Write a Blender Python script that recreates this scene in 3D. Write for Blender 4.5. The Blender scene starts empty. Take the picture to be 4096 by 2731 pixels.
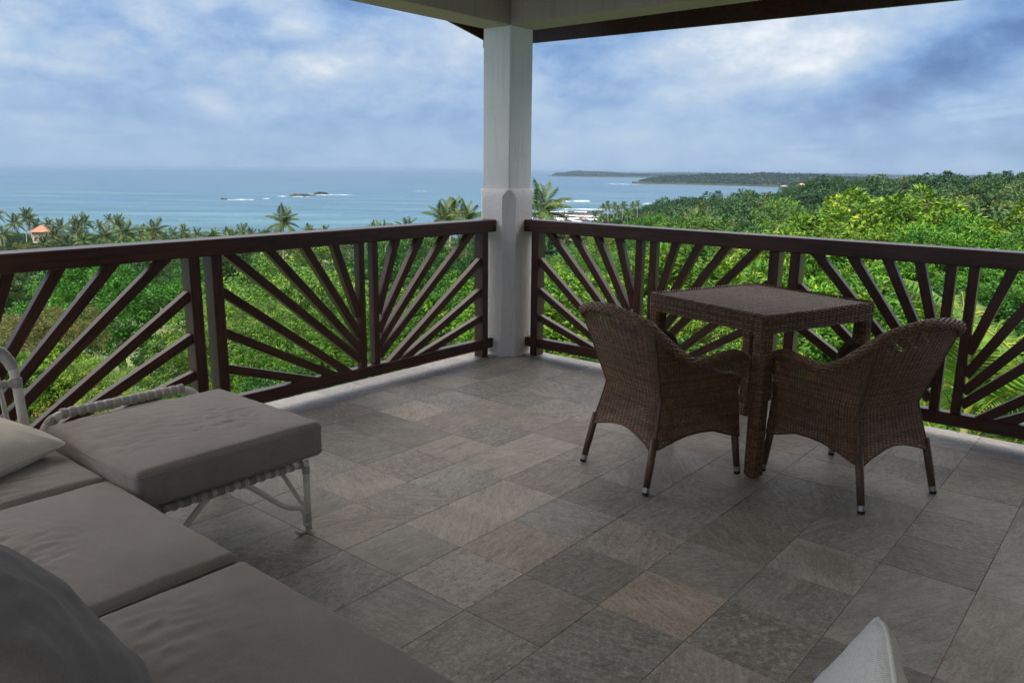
import bpy, math, random
import numpy as np
from math import sin, cos, radians, pi, sqrt
from mathutils import Vector, Matrix

SC = bpy.context.scene
COL = SC.collection
rng = np.random.default_rng(7)
random.seed(7)

# ------------------------------------------------------------------ camera
F_PX, CX, CY = 3153.55, 2048.0, 1365.5           # focal length and centre in pixels of the 4096 px photograph
YAW, PITCH, ROLL = radians(50.194), radians(12.20), radians(0.60)
EYE = np.array([0.0, 0.0, 1.35])
_cy, _sy, _cp, _sp = cos(YAW), sin(YAW), cos(PITCH), sin(PITCH)
C_F = np.array([_sy*_cp, _cy*_cp, -_sp])
_r = np.array([_cy, -_sy, 0.0]); _u = np.cross(_r, C_F)
C_R = cos(ROLL)*_r + sin(ROLL)*_u
C_U = -sin(ROLL)*_r + cos(ROLL)*_u
cam_data = bpy.data.cameras.new('camera')
cam_data.sensor_width = 36.0
cam_data.lens = F_PX/4096*36
cam_data.clip_start = 0.05
cam_data.clip_end = 90000
cam = bpy.data.objects.new('camera', cam_data)
COL.objects.link(cam)
cam.matrix_world = Matrix(((C_R[0], C_U[0], -C_F[0], EYE[0]),
                           (C_R[1], C_U[1], -C_F[1], EYE[1]),
                           (C_R[2], C_U[2], -C_F[2], EYE[2]), (0, 0, 0, 1)))
SC.camera = cam

FH = np.array([_sy, _cy]); RH = np.array([_cy, -_sy])     # level forward and right of the view

def at(px, py, w):
    """point of the landscape seen at pixel (px, py), w metres ahead"""
    d = C_F + (px-CX)/F_PX*C_R - (py-CY)/F_PX*C_U
    k = w/(d[0]*FH[0]+d[1]*FH[1])
    return EYE + k*d

def ahead(px, w):
    """ground position (x, y) in the direction of column px, w metres ahead"""
    s = w*(px-CX)/F_PX
    return FH*w + RH*s

# ------------------------------------------------------------------ sky, sun, exposure
SUN_EL, SUN_AZ = radians(46), radians(272)      # azimuth measured from +Y towards +X
world = bpy.data.worlds.new('World'); SC.world = world
world.use_nodes = True
nt = world.node_tree; nt.nodes.clear()
def N(tree, kind, **kw):
    n = tree.nodes.new(kind)
    for k, v in kw.items():
        if k == 'inputs':
            for i, val in v.items(): n.inputs[i].default_value = val
        else: setattr(n, k, v)
    return n
def M_(tree, op, a, b=None, c=None, clamp=False):
    n = tree.nodes.new('ShaderNodeMath'); n.operation = op; n.use_clamp = clamp
    for i, v in enumerate((a, b, c)):
        if v is None: continue
        if isinstance(v, (int, float)): n.inputs[i].default_value = v
        else: tree.links.new(v, n.inputs[i])
    return n.outputs[0]
def ramp(tree, fac, stops, interp='LINEAR'):
    n = tree.nodes.new('ShaderNodeValToRGB'); n.color_ramp.interpolation = interp
    e = n.color_ramp.elements
    while len(e) < len(stops): e.new(0.5)
    for i, (p, c) in enumerate(stops):
        e[i].position = p
        e[i].color = (c, c, c, 1) if isinstance(c, (int, float)) else (*c, 1)
    if fac is not None: tree.links.new(fac, n.inputs[0])
    return n.outputs[0]
def mixc(tree, fac, a, b, blend='MIX'):
    n = tree.nodes.new('ShaderNodeMix'); n.data_type = 'RGBA'; n.blend_type = blend
    for i, v in ((0, fac), (6, a), (7, b)):
        if isinstance(v, (int, float)): n.inputs[i].default_value = v
        elif isinstance(v, tuple): n.inputs[i].default_value = (*v, 1) if len(v) == 3 else v
        else: tree.links.new(v, n.inputs[i])
    return n.outputs[2]

SKY_STRENGTH = 0.1
sky = N(nt, 'ShaderNodeTexSky', sky_type='NISHITA', sun_disc=False, sun_elevation=SUN_EL, sun_rotation=SUN_AZ,
        altitude=30, air_density=1.0, dust_density=1.2, ozone_density=2.0)
tc = N(nt, 'ShaderNodeTexCoord')
rot = N(nt, 'ShaderNodeVectorRotate', rotation_type='Z_AXIS', inputs={'Angle': YAW})   # x: right of the view, y: ahead
nt.links.new(tc.outputs['Generated'], rot.inputs['Vector'])
sep = N(nt, 'ShaderNodeSeparateXYZ'); nt.links.new(rot.outputs[0], sep.inputs[0])
dx, dy, dz = sep.outputs
el = M_(nt, 'MAXIMUM', dz, 0.0)
den = M_(nt, 'ADD', el, 0.13)
comb = N(nt, 'ShaderNodeCombineXYZ')
nt.links.new(M_(nt, 'DIVIDE', dx, den), comb.inputs[0])
nt.links.new(M_(nt, 'DIVIDE', dy, den), comb.inputs[1])
def cloud_noise(scale, detail, rough, off, dist=0.0, sx=1.0):
    mp = N(nt, 'ShaderNodeMapping'); mp.inputs['Location'].default_value = off; mp.inputs['Scale'].default_value = (sx, 1, 1)
    nt.links.new(comb.outputs[0], mp.inputs['Vector'])
    n = N(nt, 'ShaderNodeTexNoise', inputs={'Scale': scale, 'Detail': detail, 'Roughness': rough, 'Distortion': dist})
    nt.links.new(mp.outputs[0], n.inputs['Vector'])
    return n.outputs['Fac']
big = cloud_noise(0.42, 3, 0.5, (3.1, 1.7, 0.2), 0.5)
mid = cloud_noise(1.35, 9, 0.56, (7.4, 2.2, 1.0), 0.35)
az = M_(nt, 'ARCTAN2', dx, dy)          # 0 ahead, positive to the right
ele = M_(nt, 'ARCSINE', dz)
comb2 = N(nt, 'ShaderNodeCombineXYZ'); nt.links.new(az, comb2.inputs[0]); nt.links.new(M_(nt, 'MULTIPLY', ele, 1.75), comb2.inputs[1])
def low_noise(scale, detail, rough, off, dist=0.0):
    mp = N(nt, 'ShaderNodeMapping'); mp.inputs['Location'].default_value = off
    nt.links.new(comb2.outputs[0], mp.inputs['Vector'])
    n = N(nt, 'ShaderNodeTexNoise', inputs={'Scale': scale, 'Detail': detail, 'Roughness': rough, 'Distortion': dist})
    nt.links.new(mp.outputs[0], n.inputs['Vector'])
    return n.outputs['Fac']
lbig = low_noise(4.5, 4, 0.5, (3.1, 4.7, 0.2), 0.4)
lmid = low_noise(10, 9, 0.56, (9.4, 2.2, 1.0), 0.35)
lfine = low_noise(34, 8, 0.66, (1.2, 5.7, 2.0), 0.25)
lbil = low_noise(8.5, 7, 0.5, (4.2, 1.7, 3.0), 0.3)
lbil = M_(nt, 'ABSOLUTE', M_(nt, 'MULTIPLY_ADD', lbil, 2.0, -1.0))     # rounded heads with dark creases between
def bank(a0, e0, sa, se, tilt=0.0):
    """soft elliptical mass of cloud about (azimuth, elevation) in degrees, its edge torn by the cloud noise"""
    da = M_(nt, 'SUBTRACT', az, radians(a0)); de = M_(nt, 'SUBTRACT', ele, radians(e0))
    t = radians(tilt)
    u = M_(nt, 'ADD', M_(nt, 'MULTIPLY', da, cos(t)), M_(nt, 'MULTIPLY', de, sin(t)))
    v = M_(nt, 'ADD', M_(nt, 'MULTIPLY', da, -sin(t)), M_(nt, 'MULTIPLY', de, cos(t)))
    u = M_(nt, 'DIVIDE', u, radians(sa)); v = M_(nt, 'DIVIDE', v, radians(se))
    q = M_(nt, 'ADD', M_(nt, 'MULTIPLY', u, u), M_(nt, 'MULTIPLY', v, v))
    q = M_(nt, 'MULTIPLY', q, M_(nt, 'MULTIPLY_ADD', lmid, 2.6, -0.3))
    return M_(nt, 'EXPONENT', M_(nt, 'MULTIPLY', q, -1.0))
hval = M_(nt, 'ADD', M_(nt, 'MULTIPLY', mid, 1.05), M_(nt, 'MULTIPLY', big, 0.55))
hval = M_(nt, 'SUBTRACT', hval, 0.25)
val = M_(nt, 'ADD', M_(nt, 'MULTIPLY', lmid, 0.62), M_(nt, 'MULTIPLY', lbig, 0.55))
val = M_(nt, 'ADD', val, M_(nt, 'MULTIPLY', lfine, 0.30))
val = M_(nt, 'ADD', val, M_(nt, 'MULTIPLY', lbil, 0.45))
val = M_(nt, 'SUBTRACT', val, 0.315)
for a0, e0, sa, se, tilt, amt in (
        (-20, 9, 17, 3.4, 0, 0.15), (-15, 2.8, 17, 1.7, 0, -0.13), (-31, 6.1, 3.2, .45, -4, 0.20), (-29, 2.6, 7, .55, -3, 0.13),
        (-20.2, 3.8, 1.3, .8, -20, 0.26), (-18, 9.5, 2.0, 1.1, -30, -0.20), (-11.5, 11.4, 3.0, 1.7, -20, -0.25), (-24.5, 8.2, 1.4, .7, -20, -0.15),
        (-3, 8, 2.6, 1.8, 0, 0.16),
        (6, 8.4, 5.5, 1.6, 8, -0.24), (8, 5.2, 8, .9, 5, -0.06), (8, 2.6, 8, 1.2, 0, 0.08),
        (18, 8.2, 7.5, 3.2, 15, 0.24), (25, 10.8, 4, 2, 20, 0.10),
        (26, 5.4, 12, 2.0, 21, -0.22), (34, 9, 11, 5, 15, -0.17), (32, 5.2, 8, 1.0, 21, 0.16), (35, 7.4, 5, .8, 18, 0.12), (28, 1.6, 7.5, 1.1, 3, -0.20), (25, 3.2, 4, .5, 8, 0.08), (14, 6.0, 5, 1.2, 14, 0.10), (16.5, 10.2, 3, 1.6, 20, 0.14), (21, 7.0, 3.5, 1.4, 15, 0.10)):
    val = M_(nt, 'ADD', val, M_(nt, 'MULTIPLY', bank(a0, e0, sa, se, tilt), amt))
val = M_(nt, 'MULTIPLY_ADD', val, 1.12, -0.045)
cloud = ramp(nt, val, [(0.04, (0.112, 0.205, 0.425)), (0.28, (0.190, 0.330, 0.590)), (0.52, (0.330, 0.470, 0.690)),
                       (0.76, (0.505, 0.605, 0.735)), (1.0, (0.80, 0.835, 0.875))], 'LINEAR')
# overhead the unseen cover is made greyer and warmer, against a blue cast indoors
high = ramp(nt, dz, [(0.20, 0.0), (0.45, 1.0)])
over = ramp(nt, hval, [(0.25, (0.50, 0.50, 0.52)), (0.6, (0.78, 0.73, 0.68)), (1.0, (1.0, 0.94, 0.86))])
cloud = mixc(nt, high, cloud, over)
low = ramp(nt, ele, [(0.0, 1.0), (0.035, 0.8), (0.115, 0.0)])
cloud = mixc(nt, M_(nt, 'MULTIPLY', low, 0.66), cloud, (0.405, 0.545, 0.735))
# brightness overhead raised beyond a natural overcast, to light the terrace more
lum = ramp(nt, dz, [(0.0, 0.130), (0.22, 0.138), (0.45, 0.42), (0.70, 0.58), (1.0, 0.62)])
cloud10 = N(nt, 'ShaderNodeVectorMath', operation='SCALE')
nt.links.new(M_(nt, 'MULTIPLY', lum, 3.0/SKY_STRENGTH), cloud10.inputs['Scale'])
nt.links.new(cloud, cloud10.inputs[0])
cover = ramp(nt, hval, [(0.10, 0.80), (0.45, 0.97)])
skycol = mixc(nt, cover, sky.outputs[0], cloud10.outputs[0])
bg = N(nt, 'ShaderNodeBackground'); bg.inputs['Strength'].default_value = SKY_STRENGTH
nt.links.new(skycol, bg.inputs['Color'])
wo = N(nt, 'ShaderNodeOutputWorld'); nt.links.new(bg.outputs[0], wo.inputs['Surface'])

sun_d = bpy.data.lights.new('sun', 'SUN'); sun_d.energy = 4.0; sun_d.angle = radians(16); sun_d.color = (1.0, 0.955, 0.87)
sun = bpy.data.objects.new('sun', sun_d); COL.objects.link(sun)
to_sun = Vector((sin(SUN_AZ)*cos(SUN_EL), cos(SUN_AZ)*cos(SUN_EL), sin(SUN_EL)))
sun.rotation_euler = to_sun.to_track_quat('Z', 'Y').to_euler()

SC.view_settings.view_transform = 'Standard'
SC.view_settings.look = 'None'
SC.view_settings.exposure = 1.42
SC.view_settings.gamma = 1.0
SC.view_settings.use_curve_mapping = False
SC.render.engine = 'CYCLES'
SC.cycles.use_denoising = True
SC.cycles.max_bounces = 8
SC.cycles.diffuse_bounces = 4
SC.cycles.glossy_bounces = 3
SC.cycles.transmission_bounces = 4
SC.cycles.transparent_max_bounces = 8
SC.cycles.volume_bounces = 0
SC.cycles.sample_clamp_indirect = 6

# ------------------------------------------------------------------ objects and meshes
def tag(o, label=None, cat=None, group=None, kind=None):
    if label: o['label'] = label
    if cat: o['category'] = cat
    if group: o['group'] = group
    if kind: o['kind'] = kind
    return o
def empty(name, loc=(0, 0, 0), rz=0.0, label=None, cat=None, group=None):
    o = bpy.data.objects.new(name, None); COL.objects.link(o)
    o.location = loc; o.rotation_euler = (0, 0, rz); o.empty_display_size = 0.2
    return tag(o, label, cat, group)
def mesh_np(name, V, Q=None, T=None, mat=None, smooth=False, tone=None):
    """mesh from numpy arrays: quads Q, triangles T, optional per-face value 'tone'"""
    me = bpy.data.meshes.new(name)
    V = np.asarray(V, np.float32)
    nq = 0 if Q is None else len(Q); ntr = 0 if T is None else len(T)
    me.vertices.add(len(V)); me.vertices.foreach_set('co', V.ravel())
    parts = []
    if nq: parts.append(np.asarray(Q, np.int32).ravel())
    if ntr: parts.append(np.asarray(T, np.int32).ravel())
    li = np.concatenate(parts)
    me.loops.add(len(li)); me.loops.foreach_set('vertex_index', li)
    me.polygons.add(nq+ntr)
    ls = np.concatenate([np.arange(nq)*4, nq*4+np.arange(ntr)*3]).astype(np.int32)
    me.polygons.foreach_set('loop_start', ls)
    me.polygons.foreach_set('use_smooth', np.full(nq+ntr, bool(smooth)))
    me.update(calc_edges=True)
    if tone is not None:
        a = me.attributes.new('tone', 'FLOAT', 'FACE'); a.data.foreach_set('value', np.asarray(tone, np.float32))
    if mat: me.materials.append(mat)
    return me
def obj(name, me, parent=None, loc=None, rz=None):
    o = bpy.data.objects.new(name, me); COL.objects.link(o)
    if parent is not None: o.parent = parent
    if loc is not None: o.location = loc
    if rz is not None: o.rotation_euler = (0, 0, rz)
    return o
class Geo:
    """collects quads and triangles into one mesh"""
    def __init__(s): s.V = []; s.Q = []; s.T = []; s.n = 0
    def add(s, V, Q=None, T=None):
        V = np.asarray(V, float)
        if Q is not None and len(Q): s.Q.append(np.asarray(Q)+s.n)
        if T is not None and len(T): s.T.append(np.asarray(T)+s.n)
        s.V.append(V); s.n += len(V)
    def mesh(s, name, mat, smooth=False):
        return mesh_np(name, np.concatenate(s.V), np.concatenate(s.Q) if s.Q else None,
                       np.concatenate(s.T) if s.T else None, mat, smooth)
def bevbox(hx, hy, hz, b):
    """box of half sizes with chamfered edges"""
    b = min(b, hx*.9, hy*.9, hz*.9)
    V = []; idx = {}
    for sx in (-1, 1):
        for sy in (-1, 1):
            for sz in (-1, 1):
                for k in range(3):
                    d = [hx, hy, hz]
                    for j in range(3):
                        if j != k: d[j] -= b
                    idx[(sx, sy, sz, k)] = len(V); V.append((sx*d[0], sy*d[1], sz*d[2]))
    Q = []; T = []
    for k in range(3):
        i, j = (k+1) % 3, (k+2) % 3
        for s in (-1, 1):
            f = []
            for a, c in ((-1, -1), (1, -1), (1, 1), (-1, 1)):
                t = [0, 0, 0]; t[k] = s; t[i] = a; t[j] = c
                f.append(idx[(*t, k)])
            Q.append(f if s > 0 else f[::-1])
    for k in range(3):           # edges along axis k
        i, j = (k+1) % 3, (k+2) % 3
        for a in (-1, 1):
            for c in (-1, 1):
                t = [0, 0, 0]; t[i] = a; t[j] = c
                t[k] = -1; p = idx[(*t, i)]; q = idx[(*t, j)]
                t[k] = 1; r = idx[(*t, j)]; s_ = idx[(*t, i)]
                f = [p, q, r, s_]
                Q.append(f if a*c < 0 else f[::-1])
    for sx in (-1, 1):
        for sy in (-1, 1):
            for sz in (-1, 1):
                f = [idx[(sx, sy, sz, k)] for k in range(3)]
                T.append(f if sx*sy*sz > 0 else f[::-1])
    return np.array(V), np.array(Q), np.array(T)
def box_mesh(name, hx, hy, hz, mat, b=0.003):
    V, Q, T = bevbox(hx, hy, hz, b)
    return mesh_np(name, V, Q, T, mat)
def box_obj(name, lo, hi, mat, parent=None, b=0.003, origin=(0, 0, 0)):
    lo = np.array(lo, float); hi = np.array(hi, float); c = (lo+hi)/2; h = (hi-lo)/2
    return obj(name, box_mesh(name, *h, mat, b), parent, tuple(c-np.array(origin)))
def bar_obj(name, p0, p1, side, w, d, mat, parent, origin, b=0.0025):
    """bar from p0 to p1 (local x along it), w across within the railing plane, d along the unit vector side"""
    p0 = Vector(p0); p1 = Vector(p1); ax = (p1-p0); L = ax.length; ax.normalize()
    sd = Vector(side); up = sd.cross(ax); up.normalize()
    me = box_mesh(name, L/2, d/2, w/2, mat, b)
    o = obj(name, me, parent)
    c = (p0+p1)/2-Vector(origin)
    o.matrix_local = Matrix(((ax.x, sd.x, up.x, c.x), (ax.y, sd.y, up.y, c.y), (ax.z, sd.z, up.z, c.z), (0, 0, 0, 1)))
    return o
def smooth_path(pts, n=8, closed=False):
    """Catmull-Rom through pts"""
    P = np.array(pts, float); m = len(P); out = []
    segs = m if closed else m-1
    for i in range(segs):
        if closed: p0, p1, p2, p3 = P[(i-1) % m], P[i], P[(i+1) % m], P[(i+2) % m]
        else: p0, p1, p2, p3 = P[max(i-1, 0)], P[i], P[i+1], P[min(i+2, m-1)]
        for k in range(n):
            t = k/n
            out.append(0.5*((2*p1)+(-p0+p2)*t+(2*p0-5*p1+4*p2-p3)*t*t+(-p0+3*p1-3*p2+p3)*t**3))
    if not closed: out.append(P[-1])
    return np.array(out)
def frames(P, closed=False):
    T = np.gradient(P, axis=0)
    if closed: T = np.roll(P, -1, 0)-np.roll(P, 1, 0)
    T /= np.linalg.norm(T, axis=1)[:, None]
    ref = np.array([0, 0, 1.0])
    if abs(T[0] @ ref) > .9: ref = np.array([1.0, 0, 0])
    A = np.zeros_like(P); a = ref-T[0]*(ref @ T[0]); a /= np.linalg.norm(a); A[0] = a
    for i in range(1, len(P)):
        a = A[i-1]-T[i]*(A[i-1] @ T[i]); A[i] = a/np.linalg.norm(a)
    return T, A, np.cross(T, A)
def tube(P, r, n=10, closed=False, caps=True):
    """tube along the points P; r a number or one radius per point"""
    P = np.asarray(P, float); m = len(P); r = np.broadcast_to(np.asarray(r, float), (m,))
    T, A, B = frames(P, closed)
    ang = np.arange(n)/n*2*pi
    V = P[:, None]+r[:, None, None]*(np.cos(ang)[None, :, None]*A[:, None]+np.sin(ang)[None, :, None]*B[:, None])
    V = V.reshape(-1, 3); Q = []
    k = m if closed else m-1
    i = np.arange(k)[:, None]; j = np.arange(n)[None]
    a = i*n+j; b_ = i*n+(j+1) % n; c = ((i+1) % m)*n+(j+1) % n; d = ((i+1) % m)*n+j
    Q = np.stack([a, b_, c, d], -1).reshape(-1, 4)
    Tt = []
    if caps and not closed:
        V = np.concatenate([V, P[:1], P[-1:]])
        for jj in range(n):
            Tt.append((m*n, (jj+1) % n, jj)); Tt.append((m*n+1, (m-1)*n+jj, (m-1)*n+(jj+1) % n))
    return V, Q, np.array(Tt) if Tt else None
def lathe(profile, n=24):
    R = np.array(profile, float); m = len(R); ang = np.arange(n)/n*2*pi
    V = np.stack([R[:, 0][:, None]*np.cos(ang), R[:, 0][:, None]*np.sin(ang), np.repeat(R[:, 1][:, None], n, 1)], -1).reshape(-1, 3)
    i = np.arange(m-1)[:, None]; j = np.arange(n)[None]
    Q = np.stack([i*n+j, i*n+(j+1) % n, (i+1)*n+(j+1) % n, (i+1)*n+j], -1).reshape(-1, 4)
    return V, Q
# lattice noise
_perm = rng.random((64, 64, 64))
def vnoise(P):
    P = np.asarray(P, float); i = np.floor(P).astype(int); f = P-i; f = f*f*(3-2*f)
    def g(a, b, c): return _perm[(i[..., 0]+a) % 64, (i[..., 1]+b) % 64, (i[..., 2]+c) % 64]
    fx, fy, fz = f[..., 0], f[..., 1], f[..., 2]
    x00 = g(0, 0, 0)*(1-fx)+g(1, 0, 0)*fx; x10 = g(0, 1, 0)*(1-fx)+g(1, 1, 0)*fx
    x01 = g(0, 0, 1)*(1-fx)+g(1, 0, 1)*fx; x11 = g(0, 1, 1)*(1-fx)+g(1, 1, 1)*fx
    return ((x00*(1-fy)+x10*fy)*(1-fz)+(x01*(1-fy)+x11*fy)*fz)*2-1
def fbm(P, o=4, gain=.5):
    s = 0; a = 1.0; P = np.asarray(P, float)
    for k in range(o): s = s+a*vnoise(P*2**k+17.3*k); a *= gain
    return s

# ------------------------------------------------------------------ materials
def mat(name):
    m = bpy.data.materials.new(name); m.use_nodes = True; t = m.node_tree
    p = t.nodes['Principled BSDF']
    return m, t, p
def coords(t, kind='Object', scale=(1, 1, 1), loc=None):
    c = N(t, 'ShaderNodeTexCoord'); mp = N(t, 'ShaderNodeMapping'); mp.inputs['Scale'].default_value = scale
    t.links.new(c.outputs[kind], mp.inputs['Vector'])
    return mp.outputs[0]
def noise(t, vec, scale, detail=4, rough=.55, dist=0.0):
    n = N(t, 'ShaderNodeTexNoise', inputs={'Scale': scale, 'Detail': detail, 'Roughness': rough, 'Distortion': dist})
    if vec is not None: t.links.new(vec, n.inputs['Vector'])
    return n.outputs['Fac']
def bump(t, p, h, strength, dist=.01):
    b = N(t, 'ShaderNodeBump', inputs={'Strength': strength, 'Distance': dist})
    t.links.new(h, b.inputs['Height']); t.links.new(b.outputs[0], p.inputs['Normal'])

def world_pos(t):
    return N(t, 'ShaderNodeNewGeometry').outputs['Position']

def m_stone():
    m, t, p = mat('quartzite tile')
    oi = N(t, 'ShaderNodeObjectInfo')
    pos = world_pos(t)
    # each tile is cut from another slab: shift and turn the grain by the tile's random number
    ang = M_(t, 'MULTIPLY', oi.outputs['Random'], 6.28)
    vr = N(t, 'ShaderNodeVectorRotate', rotation_type='Z_AXIS'); t.links.new(pos, vr.inputs['Vector']); t.links.new(ang, vr.inputs['Angle'])
    sh = N(t, 'ShaderNodeVectorMath', operation='ADD'); t.links.new(vr.outputs[0], sh.inputs[0])
    cb = N(t, 'ShaderNodeCombineXYZ'); t.links.new(M_(t, 'MULTIPLY', oi.outputs['Random'], 37.0), cb.inputs[2]); t.links.new(cb.outputs[0], sh.inputs[1])
    st = N(t, 'ShaderNodeMapping'); st.inputs['Scale'].default_value = (1, 4.5, 1); t.links.new(sh.outputs[0], st.inputs['Vector'])
    cloudy = noise(t, sh.outputs[0], 5, 5, .6, .6)
    streaks = noise(t, st.outputs[0], 9, 7, .65, .8)
    grain = noise(t, sh.outputs[0], 150, 3, .7)
    grain2 = noise(t, st.outputs[0], 55, 4, .7)
    at_ = N(t, 'ShaderNodeAttribute', attribute_type='OBJECT', attribute_name='tone')
    wa = N(t, 'ShaderNodeAttribute', attribute_type='OBJECT', attribute_name='warm')
    base = mixc(t, wa.outputs['Fac'], (0.298, 0.282, 0.257), (0.42, 0.335, 0.275))
    v = M_(t, 'ADD', M_(t, 'MULTIPLY', cloudy, 0.95), M_(t, 'MULTIPLY', streaks, 1.25))
    v = M_(t, 'ADD', v, M_(t, 'MULTIPLY', grain2, 1.1))
    v = M_(t, 'ADD', v, M_(t, 'MULTIPLY', grain, 1.3))
    v = M_(t, 'ADD', v, -1.36)
    v = M_(t, 'MULTIPLY', M_(t, 'MAXIMUM', v, .25), M_(t, 'ADD', at_.outputs['Fac'], 0.0))
    vm = N(t, 'ShaderNodeVectorMath', operation='SCALE'); t.links.new(base, vm.inputs[0]); t.links.new(v, vm.inputs['Scale'])
    spots = ramp(t, noise(t, sh.outputs[0], 2.2, 3, .5), [(.62, 0.0), (.72, .5)])
    col = mixc(t, spots, vm.outputs[0], (0.20, 0.145, 0.10))
    flecks = ramp(t, noise(t, st.outputs[0], 26, 5, .75, .5), [(.56, 0.0), (.68, .7)])
    col = mixc(t, flecks, col, (0.50, 0.50, 0.48))
    r2 = M_(t, 'FRACT', M_(t, 'MULTIPLY', oi.outputs['Random'], 13.7)); r3 = M_(t, 'FRACT', M_(t, 'MULTIPLY', oi.outputs['Random'], 29.3))   # how flecked this slab is
    speck = noise(t, sh.outputs[0], 46, 6, .8)
    col = mixc(t, M_(t, 'MULTIPLY', ramp(t, speck, [(.53, 0.0), (.62, .85)]), r2), col, (0.46, 0.45, 0.43))
    col = mixc(t, M_(t, 'MULTIPLY', ramp(t, speck, [(.36, .8), (.47, 0.0)]), r3), col, (0.085, 0.085, 0.08))
    wear = noise(t, pos, 1.1, 4, .6)
    col = mixc(t, ramp(t, wear, [(.40, 0.0), (.75, .18)]), col, (0.235, 0.195, 0.16))
    t.links.new(col, p.inputs['Base Color'])
    t.links.new(ramp(t, grain2, [(.3, .34), (.7, .62)]), p.inputs['Roughness'])
    h = M_(t, 'ADD', M_(t, 'MULTIPLY', grain, .6), streaks)
    bump(t, p, h, .6, .005)
    return m
def m_grout():
    m, t, p = mat('grout'); p.inputs['Base Color'].default_value = (.20, .18, .155, 1); p.inputs['Roughness'].default_value = .9
    return m
def m_wood():
    m, t, p = mat('dark stained timber')
    oi = N(t, 'ShaderNodeObjectInfo')
    v = coords(t, 'Object', (3, 55, 55))
    sh = N(t, 'ShaderNodeVectorMath', operation='ADD'); t.links.new(v, sh.inputs[0])
    cb = N(t, 'ShaderNodeCombineXYZ'); t.links.new(M_(t, 'MULTIPLY', oi.outputs['Random'], 90.0), cb.inputs[0]); t.links.new(cb.outputs[0], sh.inputs[1])
    g = noise(t, sh.outputs[0], 1.6, 5, .65, .4)
    lo = noise(t, coords(t, 'Object', (1, 2, 2)), 2.3, 3, .6)
    col = mixc(t, ramp(t, g, [(.3, 0.0), (.75, 1.0)]), (0.022, 0.0082, 0.0054), (0.098, 0.036, 0.0205))
    col = mixc(t, ramp(t, lo, [(.5, 0.0), (.75, .5)]), col, (0.115, 0.044, 0.026))
    t.links.new(col, p.inputs['Base Color'])
    t.links.new(ramp(t, g, [(.2, .36), (.8, .52)]), p.inputs['Roughness'])
    p.inputs['Specular IOR Level'].default_value = .3; p.inputs['Coat Weight'].default_value = .16; p.inputs['Coat Roughness'].default_value = .2
    bump(t, p, g, .4, .002)
    return m
def m_plaster(name='white plaster', col=(0.74, 0.725, 0.70), s=1.0):
    m, t, p = mat(name)
    pos = world_pos(t)
    f = noise(t, pos, 60, 5, .75); mn = noise(t, pos, 12, 6, .65); lo = noise(t, pos, 1.7, 4, .6)
    mp = N(t, 'ShaderNodeMapping'); mp.inputs['Scale'].default_value = (26, 26, 2.5); t.links.new(pos, mp.inputs['Vector'])
    dr = noise(t, mp.outputs[0], 1.0, 4, .6)
    dirt = ramp(t, lo, [(.42, 0.0), (.72, .35)])
    c = mixc(t, dirt, tuple(col), tuple(x*.72 for x in col))
    c = mixc(t, ramp(t, dr, [(.52, 0.0), (.75, .42)]), c, tuple(x*.62 for x in col))
    c = mixc(t, ramp(t, mn, [(.60, 0.0), (.72, .25)]), c, tuple(x*.78 for x in col))
    t.links.new(c, p.inputs['Base Color']); p.inputs['Roughness'].default_value = .85
    bump(t, p, M_(t, 'ADD', f, M_(t, 'MULTIPLY', mn, 1.3)), .75*s, .010)
    return m
def m_fabric(name, col, scale=900, rough=.9, sheen=.25, wov=.25, mottle=.12):
    m, t, p = mat(name)
    v = coords(t, 'Object')
    wx = N(t, 'ShaderNodeTexWave', wave_type='BANDS', bands_direction='X', inputs={'Scale': scale/6.28, 'Distortion': .6, 'Detail': 1.0}); t.links.new(v, wx.inputs['Vector'])
    wy = N(t, 'ShaderNodeTexWave', wave_type='BANDS', bands_direction='Y', inputs={'Scale': scale/6.28, 'Distortion': .6, 'Detail': 1.0}); t.links.new(v, wy.inputs['Vector'])
    w = M_(t, 'MULTIPLY', wx.outputs['Fac'], wy.outputs['Fac'])
    lo = noise(t, v, 6, 5, .6); fi = noise(t, v, 240, 2, .6)
    c = mixc(t, ramp(t, lo, [(.3, 0.0), (.7, 1.0)]), tuple(x*(1-mottle) for x in col), tuple(x*(1+mottle) for x in col))
    c = mixc(t, M_(t, 'MULTIPLY', w, wov), c, tuple(x*1.5 for x in col))
    c = mixc(t, ramp(t, fi, [(.4, .25), (.6, 0.0)]), c, tuple(x*.6 for x in col))
    t.links.new(c, p.inputs['Base Color']); p.inputs['Roughness'].default_value = rough
    p.inputs['Sheen Weight'].default_value = sheen; p.inputs['Sheen Roughness'].default_value = .4
    p.inputs['Specular IOR Level'].default_value = .25
    bump(t, p, M_(t, 'ADD', M_(t, 'MULTIPLY', w, .6), M_(t, 'MULTIPLY', fi, .5)), .35, .0015)
    return m
def m_plain(name, col, rough=.6, metal=0.0, var=.2, scale=8, bs=0.0):
    m, t, p = mat(name)
    n = noise(t, coords(t), scale, 5, .6)
    c = mixc(t, ramp(t, n, [(.3, 0.0), (.7, 1.0)]), tuple(x*(1-var) for x in col), tuple(min(1, x*(1+var)) for x in col))
    t.links.new(c, p.inputs['Base Color']); p.inputs['Roughness'].default_value = rough; p.inputs['Metallic'].default_value = metal
    if bs: bump(t, p, n, bs, .02)
    return m
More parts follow.
